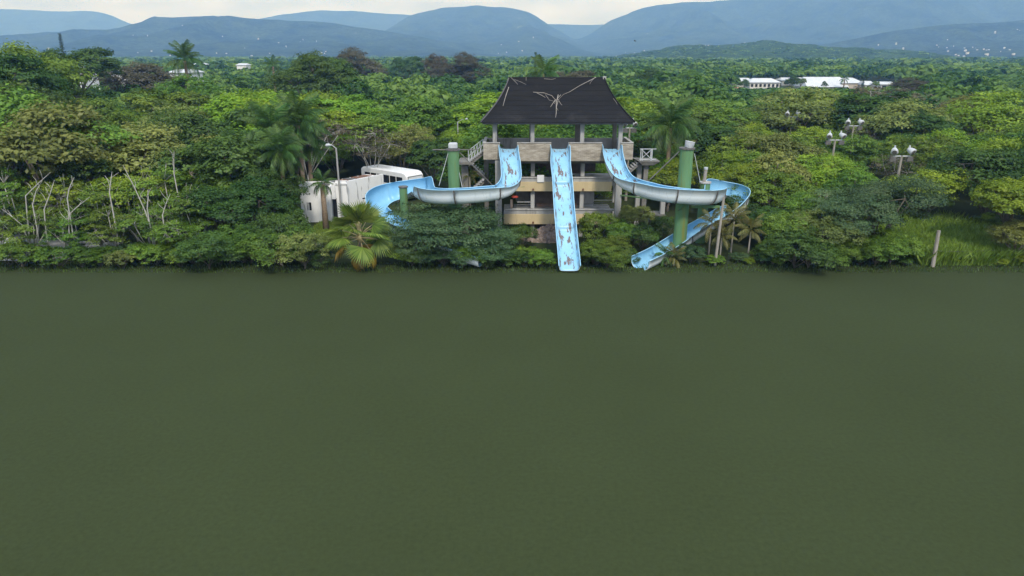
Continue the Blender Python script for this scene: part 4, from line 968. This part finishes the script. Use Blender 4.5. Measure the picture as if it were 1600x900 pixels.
# under and beside the tower
for i, (x, y, tp, l, sx, pr) in enumerate([(815, 55.2, 352, 'leaf_dark', 1.6, 0), (838, 53.0, 388, 'leaf_dark', 2.4, 1), (800, 51.6, 395, 'leaf_dark', 2.6, 2), (858, 51.0, 398, 'leaf_dark', 2.6, 0),
        (935, 55.4, 332, 'leaf_mid', 1.35, 1), (968, 54.6, 346, 'leaf_mid', 1.5, 2), (925, 52.6, 376, 'leaf_dark', 2.1, 0), (960, 51.4, 372, 'leaf_mid', 2.0, 1), (1005, 54.2, 352, 'leaf_dark', 1.6, 2), (992, 56.5, 316, 'leaf_olive', .95, 0), (1040, 57.5, 338, 'leaf_dark', 1.4, 1), (918, 50.8, 398, 'leaf_mid', 2.4, 2), (985, 50.6, 400, 'leaf_dark', 2.6, 0)]):
    T(x, y, tp, NEAR[pr], l, ['dark shrub tree under the tower between left column and rubble', 'low dark bush below the rubble heap', 'low dark bush at the lawn edge left of the straight slide', 'dark bush touching the left side of the straight slide foot',
       'bright leafy young tree right of the straight slide against the tower', 'leafy tree before the right tower column', 'dark bush right of the straight slide halfway down', 'bright leafy bush low down between the straight and right slides', 'dark tree under the right curling slide', 'yellowish shrub behind the right tower column', 'dark tree behind the right green column base',
       'leafy bush right of the straight slide foot', 'dark bush at the lower end of the right slide'][i], sxy=sx)
# right side
T(1376, 53.5, 256, FEATHER[0], 'leaf_blue', 'large dark blue-green feathery tree at the right below the nearest floodlight', 'feathery_tree', 1.05)
T(1330, 52.2, 292, FEATHER[1], 'leaf_blue', 'feathery blue-green tree joined to the left of the large one', 'feathery_tree', 1.0)
for i, (x, y, tp, l, sx, pr) in enumerate([(1160, 63, 248, 'leaf_bright', 1.15, 0), (1215, 60, 262, 'leaf_mid', 1.1, 1), (1262, 56, 298, 'leaf_mid', 1.2, 2), (1225, 53, 328, 'leaf_mid', 1.45, 0), (1290, 51.6, 322, 'leaf_olive', 1.25, 1), (1195, 55.5, 318, 'leaf_dark', 1.3, 2), (1255, 51.2, 372, 'leaf_dark', 1.8, 0),
        (1330, 50.9, 378, 'leaf_mid', 1.9, 1), (1395, 51.0, 372, 'leaf_dark', 1.9, 2), (1575, 52.5, 272, 'leaf_yellow', 1.1, 0), (1632, 54, 262, 'leaf_yellow', 1.1, 1), (1545, 60, 330, 'leaf_mid', 1.3, 2), (1590, 50.8, 340, 'leaf_olive', 1.2, 1), (1450, 62, 288, 'leaf_dark', 1.0, 0), (1170, 50.8, 402, 'leaf_bright', 2.6, 2), (1215, 50.6, 404, 'leaf_bright', 2.8, 0), (1140, 58.5, 300, 'leaf_dark', 1.2, 1), (1185, 68, 232, 'leaf_mid', 1.1, 1)]):
    T(x, y, tp, NEAR[pr], l, ['bright green rounded tree right of the right green column', 'green tree right of the bright rounded tree', 'green tree between the slides and the feathery trees', 'low rounded green tree right of the small palms', 'olive large-leaved tree in front of the feathery trees', 'dark tree behind the small palms', 'low dark bush at the lawn edge below the rounded tree',
       'low green bush at the lawn edge under the feathery trees', 'low dark bush at the lawn edge below the large feathery tree', 'bright yellow-green tree at the right edge above the tall grass', 'yellow-green tree cut by the right edge', 'green tree behind the tall grass at the right', 'olive tree at the right edge in front of the yellow-green one', 'dark tree in the deep shade left of the tall grass', 'bright low bush at the lawn edge right of the grey pole', 'bright low bush second right of the grey pole', 'dark tree behind the outer bend of the right slide', 'green tree behind the bright rounded tree'][i], sxy=sx)
for i, (px, Y, tp) in enumerate([(690, 50.8, 372), (722, 49.6, 388), (760, 49.3, 400), (655, 50.6, 378), (795, 49.8, 405)]):
    T(px, Y, tp, LOW[i % 3], 'leaf_blue' if i % 2 else 'leaf_dark', ['dark low bush under the feathery tree, in the middle', 'blue-green low bush under the feathery tree, right of the middle one', 'dark low bush over the left slide end', 'blue-green low bush next to the fan palm', 'dark low bush left of the straight slide foot, nearest the lawn'][i], sxy=1.5)
for i, px in enumerate(range(8, 1600, 37)):
    if px < 135 or 845 < px < 925 or 480 < px < 640 or 1420 < px < 1475 or 985 < px < 1045: continue
    Y = random.uniform(50.2, 51.4); l = Vector((XAT(px, Y, .5), Y, 0))
    put_tree('bush', BUSH[i % 3], l, random.uniform(.9, 1.7) if px < 1100 else random.uniform(.7, 1.2), random.uniform(0, 6), random.choice(['leaf_dark', 'leaf_mid', 'leaf_mid', 'leaf_olive', 'leaf_blue']) if px < 1420 else 'leaf_yellow', 'small bush at the lawn edge '+[w_ for lim, w_ in ((100, 'nearest the left edge'), (220, 'before the bright paving'), (330, 'right of the bright paving'), (485, 'before the dark dense trees'), (760, 'under the feathery tree'), (850, 'left of the straight slide'), (990, 'right of the straight slide'), (1130, 'at the right slide end'), (1260, 'right of the grey pole'), (1425, 'below the large feathery tree'), (1530, 'before the tall grass'), (9999, 'by the low block wall')) if px < lim][0], 'bush', 'small bushes along the lawn edge', random.uniform(.9, 1.3))
EDGE = random.Random(17)
px = 10
while px < 1600:
    if not (852 < px < 922 or 512 < px < 618 or 1005 < px < 1185 or 1428 < px < 1475 or px > 1475):
        Y = EDGE.uniform(49.4, 50.9); air = px < 300; h = EDGE.uniform(1.5, 2.9)*(.7 if air else 1) if not 620 < px < 1010 else EDGE.uniform(1.0, 2.0)
        pr = BUSH[EDGE.randrange(3)] if air else LOW[EDGE.randrange(3)]
        put_tree('edge_shrub', pr, Vector((XAT(px, Y, 1), Y, 0)), h, EDGE.uniform(0, 6.28), EDGE.choice(['leaf_mid', 'leaf_dark', 'leaf_mid', 'leaf_olive'] if px < 620 or px > 1060 else ['leaf_dark', 'leaf_mid', 'leaf_blue']), ('rounded shrub' if air else 'leafy shrub')+' at the lawn edge '+[w_ for lim, w_ in ((150, 'before the bright paving'), (310, 'before the pale-branched thicket'), (515, 'before the dark dense trees'), (700, 'right of the fan palm'), (855, 'left of the straight slide'), (1010, 'right of the straight slide'), (1130, 'beside the right green column'), (1300, 'below the small palms'), (9999, 'below the large feathery tree')) if px < lim][0], 'shrub', 'shrubs along the lawn edge', (1.1 if air else 1.0)*EDGE.uniform(.9, 1.25))
    px += EDGE.uniform(20, 38)
# palms
fan_palm(Vector((XAT(563, 49.7, 2), 49.7, 0)), ZAT(378, 49.7)+.2, 24, 'yellow-green fan palm with broad pleated leaves at the lawn edge', 1.5, 1.4)
feather_palm(Vector((XAT(507, 61.5, 2), 61.5, 0)), ZAT(288, 61.5), 1.5, 22, 'young green palm with shaggy brown trunk before the white annexe', 'palm', seed=5, trunk_r=.24)
RP = 'tall feather palms left of the white building'
for i, (px, Y, py, L, lab) in enumerate([(428, 66, 208, 3.2, 'tall feather palm, left one of the close group above the annexe'), (470, 68, 196, 3.4, 'tall feather palm, topmost of the close group above the annexe'), (440, 61, 240, 2.7, 'feather palm, lowest of the close group left of the annexe'), (482, 70, 226, 2.8, 'feather palm at the right of the close group above the annexe')]):
    feather_palm(Vector((XAT(px, Y, 6), Y, 0)), ZAT(py, Y), L*1.15, 34, lab, 'palm', RP, seed=11+i, trunk_r=.2)
feather_palm(Vector((XAT(1045, 72, 6), 72, 0)), ZAT(200, 72), 4.2, 32, 'dark spreading feather palm right of the tower roof', 'palm', seed=21, trunk_r=.22)
feather_palm(Vector((XAT(848, 92, 10), 92, 0)), ZAT(116, 92), 3.4, 18, 'feather palm rising behind the black roof ridge', 'palm', seed=22, trunk_r=.22)
feather_palm(Vector((XAT(291, 150, 12), 150, 0)), ZAT(95, 150), 5.0, 26, 'dark feather palm on the skyline in front of white roofs', 'palm', seed=23, trunk_r=.32)
feather_palm(Vector((XAT(428, 190, 10), 190, 0)), ZAT(104, 190), 3.6, 16, 'distant dark palm left of the big dark round tree', 'palm', seed=24, trunk_r=.3)
feather_palm(Vector((XAT(1323, 330, 10), 330, 0)), ZAT(124, 330), 3.4, 14, 'slim palm in front of the large white roofed hall', 'palm', seed=25, trunk_r=.28)
for i, (px, Y, py, L, lab, lf) in enumerate([(1110, 51.6, 352, 1.7, 'yellowing small palm at the right green column', 'areca'), (1145, 52.2, 346, 1.8, 'yellowing small palm right of the grey pole', 'areca'), (1172, 51.4, 362, 1.6, 'small palm at the right end of the yellowing palm clump', 'areca'), (1128, 51.2, 372, 1.4, 'low yellowing palm behind the grey pole foot', 'areca'), (1056, 50.2, 405, 1.25, 'low palm at the lawn edge at the right slide end', 'areca'), (1040, 50.4, 402, 1.2, 'green low palm over the right slide end', 'palm'), (1298, 50.5, 400, .9, 'tiny pale palm at the lawn edge below the olive tree', 'palm'), (735, 60.5, 276, 1.3, 'small arching palm behind the left green column', 'areca'), (487, 54, 385, 1.1, 'small palm left of the fan palm', 'palm')]):
    feather_palm(Vector((XAT(px, Y, 2), Y, 0)), max(.3, ZAT(py, Y)), L, 15, lab, lf, 'small palms low in the thicket', seed=31+i, trunk_r=.06, name='small_palm', bark='wood_post')
# conifers on the skyline
for px, Y, py, lab, h in [(103, 210, 50, 'tall thin conifer spire on the left skyline', 1), (837, 240, 80, 'narrow conifer on the skyline above the roof', 1), (1354, 330, 112, 'dark conifer right of the large white hall', 1), (1558, 300, 120, 'dark narrow conifer at the right skyline', 1), (291, 260, 68, 'thin conifer behind the skyline palm', 1)]:
    conifer(Vector((XAT(px, Y, 12), Y, 0)), ZAT(py, Y), lab, 'conifers on the skyline', seed=int(px), r=.95 if px != 103 else .7)
# single skyline trees
for px, Y, py, lf, sx, lab, pr in [(485, 150, 74, 'leaf_dark', 1.15, 'big dark round tree on the skyline left of the tower', 1), (515, 155, 82, 'leaf_dark', 1.0, 'dark tree joined to the right of the big dark round tree', 0), (562, 260, 72, 'leaf_brown', 1.3, 'grey-brown round tree on the skyline right of the big dark tree', 2), (635, 240, 83, 'leaf_blue', .9, 'distant grey-green tree alone on the skyline', 0), (680, 260, 80, 'leaf_brown', .7, 'slim grey tree on the skyline left of the roof', 1), (722, 250, 80, 'leaf_brown', 1.3, 'wide grey-green tree on the skyline left of the roof', 2),
        (22, 100, 56, 'leaf_mid', 1.0, 'tall green tree at the top left corner of the forest', 1), (0, 92, 70, 'leaf_dark', 1.0, 'tall dark tree cut by the left edge at the skyline', 0), (45, 120, 72, 'leaf_dark', 1.0, 'dark tree right of the tall top-left tree', 2), (122, 150, 65, 'leaf_dark', 1.1, 'layered dark tree beside the thin conifer spire', 0), (230, 170, 92, 'leaf_brown', 1.5, 'low brownish spreading tree on the left skyline', 1), (890, 160, 104, 'leaf_brown', 1.2, 'brownish round tree just above the right end of the roof', 0),
        (297, 141, 111, 'leaf_mid', 1.0, 'green tree at the foot of the skyline palm', 1), (1018, 230, 104, 'leaf_dark', 1.2, 'dark round tree on the plain right of the roof', 1), (1430, 200, 120, 'leaf_brown', 1.8, 'wide dark grey-purple tree right of the white houses', 2), (1480, 185, 134, 'leaf_brown', 1.5, 'dark purplish round tree in the right forest', 0), (1525, 290, 117, 'leaf_dark', 1.3, 'dark round tree on the right skyline', 1), (1130, 280, 112, 'leaf_dark', 1.4, 'dark tree group left of the white house with red roof below', 0), (1085, 250, 108, 'leaf_mid', 1.8, 'wide flat-topped tree on the plain right of the roof', 2)]:
    T(px, Y, py, NEAR[pr], lf, lab, 'skyline_tree', sx)

# mid forest: individual trees out to about 125 m, kept clear of the buildings
FG = random.Random(99); placed = []
def blocked(x, y):
    if y < 66 and -24 < x < 22: return True
    if DX0-7 < x < DX1+6 and y < 66.5: return True
    if -24 < x < -6 and y < 78: return True
    return False
LAMPS = [(1409, 243, 66), (1305, 218, 76), (1334, 196, 92), (1238, 182, 108), (716, 186, 96), (984, 199, 75), (523, 228, 64)]
WHERE = [(60, 'at the left edge of the forest'), (190, 'above the thicket\'s left half'), (320, 'above the thicket\'s right half'), (420, 'left of the close palm group'), (520, 'behind the close palm group'), (620, 'behind the white shed'), (760, 'behind the left green column'), (990, 'behind the tower'), (1100, 'behind the right green column'), (1200, 'right of the right slide'), (1290, 'below the farthest floodlight'), (1370, 'around the two middle floodlights'), (1460, 'behind the nearest floodlight'), (1540, 'above the tall grass'), (9999, 'at the right edge of the forest')]
cnt = 0; y = 62.0
ZONE = [('leaf_olive', 'olive-leaved tree in the left middle forest', 'olive trees of the left middle forest'), ('leaf_bright', 'bright green tree in the band of forest left of the tower', 'bright trees of the left forest band'), ('leaf_mid', 'green tree in the forest left of the tower', 'green trees left of the tower'), ('leaf_dark', 'dark green tree in the forest left of the tower', 'dark trees left of the tower'),
        ('leaf_mid', 'green tree in the forest right of the tower', 'green trees right of the tower'), ('leaf_bright', 'bright green tree in the forest right of the tower', 'bright trees right of the tower'), ('leaf_dark', 'dark tree in the forest right of the tower', 'dark trees right of the tower'), ('leaf_olive', 'olive tree in the forest right of the tower', 'olive trees right of the tower'), ('leaf_brown', 'bare grey-brown twiggy tree in the forest', 'bare twiggy trees in the forest')]
while y < 126:
    half = .80*y+4; x = -half+FG.uniform(0, 3)
    while x < half:
        xx, yy = x+FG.uniform(-1.6, 1.6), y+FG.uniform(-1.8, 1.8)
        if not blocked(xx, yy):
            px = 800+xx*F/(yy*math.cos(PITCH)+7*math.sin(PITCH)); k = FG.random()
            if px < 880:
                if px < 430 and yy < 88: z = 0 if k < .62 else (2 if k < .8 else 3)
                elif 85 < yy < 118: z = 1 if k < .6 else 2
                else: z = 2 if k < .45 else (3 if k < .7 else (0 if k < .88 else 8))
            else: z = 4 if k < .36 else (5 if k < .58 else (6 if k < .76 else (7 if k < .93 else 8)))
            big = FG.random() < .28; h = FG.uniform(9.4, 11.2) if big else FG.uniform(5.6, 8.6)
            h += .6*(yy > 90)
            if px < 60: h += 2.5
            if 545 < px < 760 and yy < 100: h = FG.uniform(6.5, 8.5)
            if 1010 < px < 1200: h -= 1.0
            for (lx_, ly_, lY) in LAMPS:
                if abs(px-lx_) < 88 and yy < lY+4: h = min(h, ZAT(ly_+14-abs(px-lx_)*.08, yy))
            if h < 2.5: x += 5; continue
            lf, lab, grp = ZONE[z]
            lab = lab.split(' in the ')[0].replace('olive-leaved', 'olive').replace('bare grey-brown twiggy', 'bare twiggy')+' '+('in front rows ' if yy < 80 else ('in middle rows ' if yy < 102 else 'in back rows '))+[w_ for lim, w_ in WHERE if px < lim][0]
            pr = TWIG[0] if z == 8 else MIDS[FG.randrange(5)]
            put_tree('forest_tree', pr, (xx, yy, 0), h, FG.uniform(0, 6.28), lf, lab, 'tree', grp, FG.uniform(.88, 1.25)*(1.12 if yy > 90 else 1)*(1.08 if big else 1)); cnt += 1
        x += FG.uniform(5.0, 7.4)+(yy-60)*.025
    y += 5.6+(y-60)*.03
def px_of(o): return 800+o.location.x*F/(o.location.y*math.cos(PITCH)+8*math.sin(PITCH))
ORD = ['leftmost', 'second from left', 'third from left', 'fourth from left', 'fifth from left', 'sixth from left', 'seventh from left', 'eighth from left', 'ninth from left', 'tenth from left', 'eleventh from left', 'twelfth from left']
def single_out(prefix):
    by = {}
    for o in C.objects:
        if o.parent is None and o.name.startswith(prefix) and 'label' in o: by.setdefault(o['label'], []).append(o)
    for lab, os_ in by.items():
        if len(os_) > 1:
            os_.sort(key=px_of)
            for k, o in enumerate(os_): o['label'] = lab+', '+(ORD[k] if k < len(os_)-1 or k == 0 else 'rightmost')
single_out('forest_tree'); single_out('bush'); single_out('bare_tree'); single_out('edge_shrub')

# far forest: one mass from 125 m to the foot of the hills
def far_forest():
    g = np.random.RandomState(8); Vs, Fs, vals, base = [], [], [], 0
    protos = []
    for n, ls in ((420, .21), (420, .21), (420, .21), (420, .21), (120, .36), (120, .36), (36, .6), (36, .6)):
        d = g.normal(size=(n, 3)); d[:, 2] = np.abs(d[:, 2])-.3; d /= np.linalg.norm(d, axis=1, keepdims=True)
        lob = g.normal(size=(6, 3))*np.array([.48, .48, .16]); wl_ = g.rand(6); li = g.randint(0, 6, n); c = lob[li]+d*g.uniform(.34, .52, (n, 1))*np.array([1, 1, .7])
        protos.append((c, d*.6*1.35+np.array([0, 0, .75])+g.normal(size=(n, 3))*.3, ls, (wl_[li]-.5)*.4))
    C_, N_, L_, V_ = [], [], [], []
    def emit(x, y, h, r_, v, z0=0.):
        k0, k1 = (0, 4) if y < 260 else ((4, 6) if y < 520 else (6, 8))
        c, n_, ls, wv = protos[g.randint(k0, k1)]; a = g.uniform(0, 6.28); ca, sa = math.cos(a), math.sin(a)
        Rm = np.array([[ca, -sa, 0], [sa, ca, 0], [0, 0, 1]]); C_.append((c@Rm.T)*np.array([r_, r_, h*.46])+np.array([x, y, z0+h*.56])); N_.append(n_@Rm.T)
        L_.append(np.full(len(c), r_*ls)*g.uniform(.6, 1.3, len(c))); V_.append(np.clip(v+wv+g.uniform(-.13, .13, len(c)), 0, 1))
    y = 122.
    while y < 900:
        half = .8*y+10; x = -half; st = 6.5+(y-120)*.014
        while x < half:
            px = 800+x*F/(y*.946+4)
            if g.rand() < (.97 if y < 330 else .8) and not (1150 < px < 1400 and 270 < y < 360) and not (268 < px < 308 and 195 < y < 210) and not (940 < px < 1010 and 250 < y < 300):
                hh = g.uniform(6, 11) if y < 300 else g.uniform(7, 12)
                if 1130 < px < 1420 and 150 < y < 345: hh = min(hh, max(1.6, ZAT(138+g.uniform(-7, 5), y)))
                if (176 < px < 218 or 276 < px < 300) and 150 < y < 215: hh = min(hh, max(2., ZAT(111+g.uniform(-2, 5), y)))
                big = g.rand() < .12
                emit(x+g.uniform(-2, 2), y+g.uniform(-2, 2), hh*(1.2 if big and hh > 6 else 1), (g.uniform(2.6, 5.2)+(y-120)*.006)*(1.45 if big else 1), g.beta(1.1, 1.0))
            x += st*g.uniform(.8, 1.25)
        y += st*1.05
    while y < 2300:
        half = .8*y+10; x = -half; st = 20+(y-900)*.012
        while x < half:
            if g.rand() < .62: emit(x+g.uniform(-9, 9), y+g.uniform(-9, 9), g.uniform(8, 13), g.uniform(8, 13), g.rand())
            x += st*g.uniform(.8, 1.3)
        y += st*1.6
    for k in range(5200):                                   # woods on the near hill
        Y = g.uniform(870, 1620); X = XAT(g.uniform(840, 1570), Y, 20); z = hz('wooded_hill', X, Y)
        if z > 1.5: emit(X, Y, g.uniform(7, 11), g.uniform(5, 9), g.beta(1.1, 1.3), z-9)
    c = np.concatenate(C_); n_ = np.concatenate(N_); l = np.concatenate(L_); v = np.concatenate(V_)
    o = link('distant_forest', leaf_mesh('distant_forest', c, n_, l*1.15, l*.8, v, M['leaf_far'], rng=g))
    print('far leaves', len(c)); return kind(o, 'stuff', 'forest covering the plain behind the tower as far as the hills')
far_forest()

# grass: tall stand at the right, patches by the white building and slides, short tufts on the lawn
def grass(name, label, polys, n, h0, h1, w, m, seed):
    g = np.random.RandomState(seed); V = []; val = []
    P0 = []
    for (x0, x1, y0, y1, k) in polys:
        q = int(n*k); P0.append(np.stack([g.uniform(x0, x1, q), g.uniform(y0, y1, q)], 1))
    xy = np.concatenate(P0); N = len(xy); h = g.uniform(h0, h1, N); a = g.uniform(0, 6.28, N); ln = g.normal(size=(N, 2))*.28*h[:, None]
    b = np.stack([np.cos(a), np.sin(a)], 1)*w*.5
    V = np.zeros((N, 4, 3)); V[:, 0, :2] = xy-b; V[:, 1, :2] = xy+b; V[:, 2, :2] = xy+ln*.5+b*.7; V[:, 2, 2] = h*.62; V[:, 3, :2] = xy+ln; V[:, 3, 2] = h
    o = link(name, quads(name, V.reshape(-1, 3), np.arange(N*4).reshape(N, 4), g.rand(N), M[m])); return kind(o, 'stuff', label)
xa, xb = XAT(1432, 51, 0), XAT(1590, 51, 0)
grass('tall_grass', 'tall yellow-green grass at the right behind the leaning post', [(xa, xb, 50.3, 52, .3), (xa+.5, xb+2, 52, 56, .4), (xa+1.5, xb+3, 56, 64, .3)], 26000, .5, 1.5, .07, 'grass', 4)
grass('rough_grass', 'rough grass around the white building and left slide', [(XAT(485, 61, 0), XAT(552, 61, 0), 57, 64.3, .45), (XAT(585, 61, 0), XAT(668, 61, 0), 57, 67, .55)], 26000, .12, .35, .06, 'grass', 5)

# ------------------------------------------------------------------ far houses
def gable_house(name, label, px0, px1, Y, py_base, py_eave, py_ridge, wall, roof, depth=10, hip=0., wins=0, rz=0, group='white houses beyond the forest'):
    zb = 0; z0 = ZAT(py_eave, Y); z1 = ZAT(py_ridge, Y); x0, x1 = XAT(px0, Y, 2), XAT(px1, Y, 2); w = x1-x0
    t = thing(name, label, 'house', ((x0+x1)/2, Y, 0), rz, group)
    MB().box(-w/2, w/2, 0, depth, 0, z0).build('wall', M[wall], t)
    e = .5; r0, r1 = -w/2-e+hip*w, w/2+e-hip*w
    b = MB(); b.add([(-w/2-e, -e, z0-.05), (w/2+e, -e, z0-.05), (w/2+e, depth+e, z0-.05), (-w/2-e, depth+e, z0-.05), (r0, depth/2, z1), (r1, depth/2, z1), (-w/2-e, -e, z0+.15), (w/2+e, -e, z0+.15), (w/2+e, depth+e, z0+.15), (-w/2-e, depth+e, z0+.15)],
        [(3,2,1,0), (0,1,7,6), (1,2,8,7), (2,3,9,8), (3,0,6,9), (6,7,5,4), (8,9,4,5), (7,8,5), (9,6,4)]); b.build('roof', M[roof], t)
    for i in range(wins):
        x = -w/2+w*(i+.5)/wins; MB().box(x-w/wins*.28, x+w/wins*.28, -.06, -.01, z0*.35, z0*.78).build('window', M['glass'], t)
    return t
gable_house('house', 'white columned house with pale hipped roof in the far middle right', 1172, 1218, 330, 138, 129, 122.5, 'far_wall', 'roof_metal', 9, .22, 7)
gable_house('house', 'flat pale house at the left end of the far white row', 1148, 1176, 350, 136, 127, 122, 'far_wall', 'roof_metal', 8, .2, 2)
gable_house('house', 'pale roof half hidden behind the far columned house', 1222, 1266, 370, 134, 126, 121.5, 'far_wall', 'roof_metal', 10, .1, 3)
for px_, Y_, tp_, k_, lab_ in [(1238, 300, 116, 1, 'green tree between the far columned house and the white hall'), (1252, 312, 121, 0, 'smaller green tree at the left end of the large white hall'), (1289, 322, 126, 2, 'small dark tree in front of the large white hall'), (1163, 300, 122, 1, 'dark tree before the left end of the far white row'), (1369, 316, 126, 0, 'dark tree between the beige hall and the last white house')]:
    T(px_, Y_, tp_, NEAR[k_], 'leaf_dark' if k_ else 'leaf_mid', lab_, 'skyline_tree', .85)
h = gable_house('hall', 'large far hall with broad shiny white roof', 1262, 1325, 335, 139, 136, 121, 'far_wall', 'roof_metal', 16, .06, 4)
gable_house('hall', 'beige gabled hall joined to the right of the large white roof', 1316, 1348, 336, 139, 130, 122, 'far_beige', 'roof_metal', 12, .3, 0)
gable_house('house', 'small white house right of the beige hall', 1352, 1366, 330, 139, 133, 127, 'far_wall', 'roof_metal', 8, .1, 1)
gable_house('house', 'white-roofed house beside the wide grey-purple tree', 1376, 1400, 320, 138, 132, 128, 'far_wall', 'roof_metal', 9, .1, 2)
gable_house('kiosk', 'small kiosk with faded red roof in the far trees', 1142, 1160, 250, 150, 144, 137, 'far_wall', 'roof_red', 4, .4, 1)
gable_house('house', 'house with orange roof deep in the right forest', 1546, 1560, 260, 148, 147, 141, 'far_wall', 'roof_red', 6, .3, 0)
for i, (a, b, Y, e, r_, lab) in enumerate([(180, 214, 215, 115, 109, 'white walled house glimpsed through the left skyline trees'), (272, 304, 200, 114, 108.5, 'white house behind the skyline palm'), (84, 94, 200, 112, 104, 'white house glimpsed right of the top-left tree'), (306, 320, 420, 101, 98.5, 'small pale roof right of the skyline palm'), (372, 386, 430, 102, 99, 'small white house far off left of the big dark tree'), (128, 136, 205, 110, 104, 'narrow white house beneath the layered dark tree'), (1498, 1530, 560, 103, 101, 'long white shed at the foot of the right hills'), (1558, 1602, 540, 118, 115, 'white building at the far right below the hills')]):
    gable_house('house', lab, a, b, Y, 0, e, r_, 'white_wall', 'roof_metal', 8, .12, 2)
def town(name, label, spots, seed):
    "specks of houses on the far slopes, too small to tell apart"
    rr = random.Random(seed); b = MB()
    for hn, D0, D1, px0, px1, n, big in spots:
        for i in range(n):
            Y = rr.uniform(D0, D1); X = XAT(rr.uniform(px0, px1), Y, 60); z = hz(hn, X, Y); w = rr.uniform(3, 8)*big
            b.box(X-w/2, X+w/2, Y, Y+w*.8, z-6, z+rr.uniform(1.8, 3.4)*big**.5)
    return kind(b.build(name, M['far_wall']), 'stuff', label)
town('distant_town', 'specks of white houses scattered over the far hillsides', [('flat_topped_hill', 2150, 3000, 190, 520, 22, .65), ('flat_topped_hill', 2100, 2350, 20, 420, 8, .8), ('valley_slope', 1750, 2500, 1280, 1600, 60, .55), ('valley_slope', 1700, 2000, 1500, 1600, 9, 1.0), ('mountain', 2900, 3400, 960, 1300, 60, .7), ('far_range', 4950, 5200, 0, 150, 30, 1.3), ('mountain', 2900, 3600, 680, 840, 8, .8), ('mountain', 2900, 3050, 1005, 1085, 30, 1.2)], 5)

# short tufts over the lawn and a ragged fringe where it meets the bushes
grass('grass_fringe', 'ragged grass along the foot of the bushes', [(-42, 42, 48.4, 51.0, 1)], 9000, .05, .24, .05, 'leaf_dark', 12)
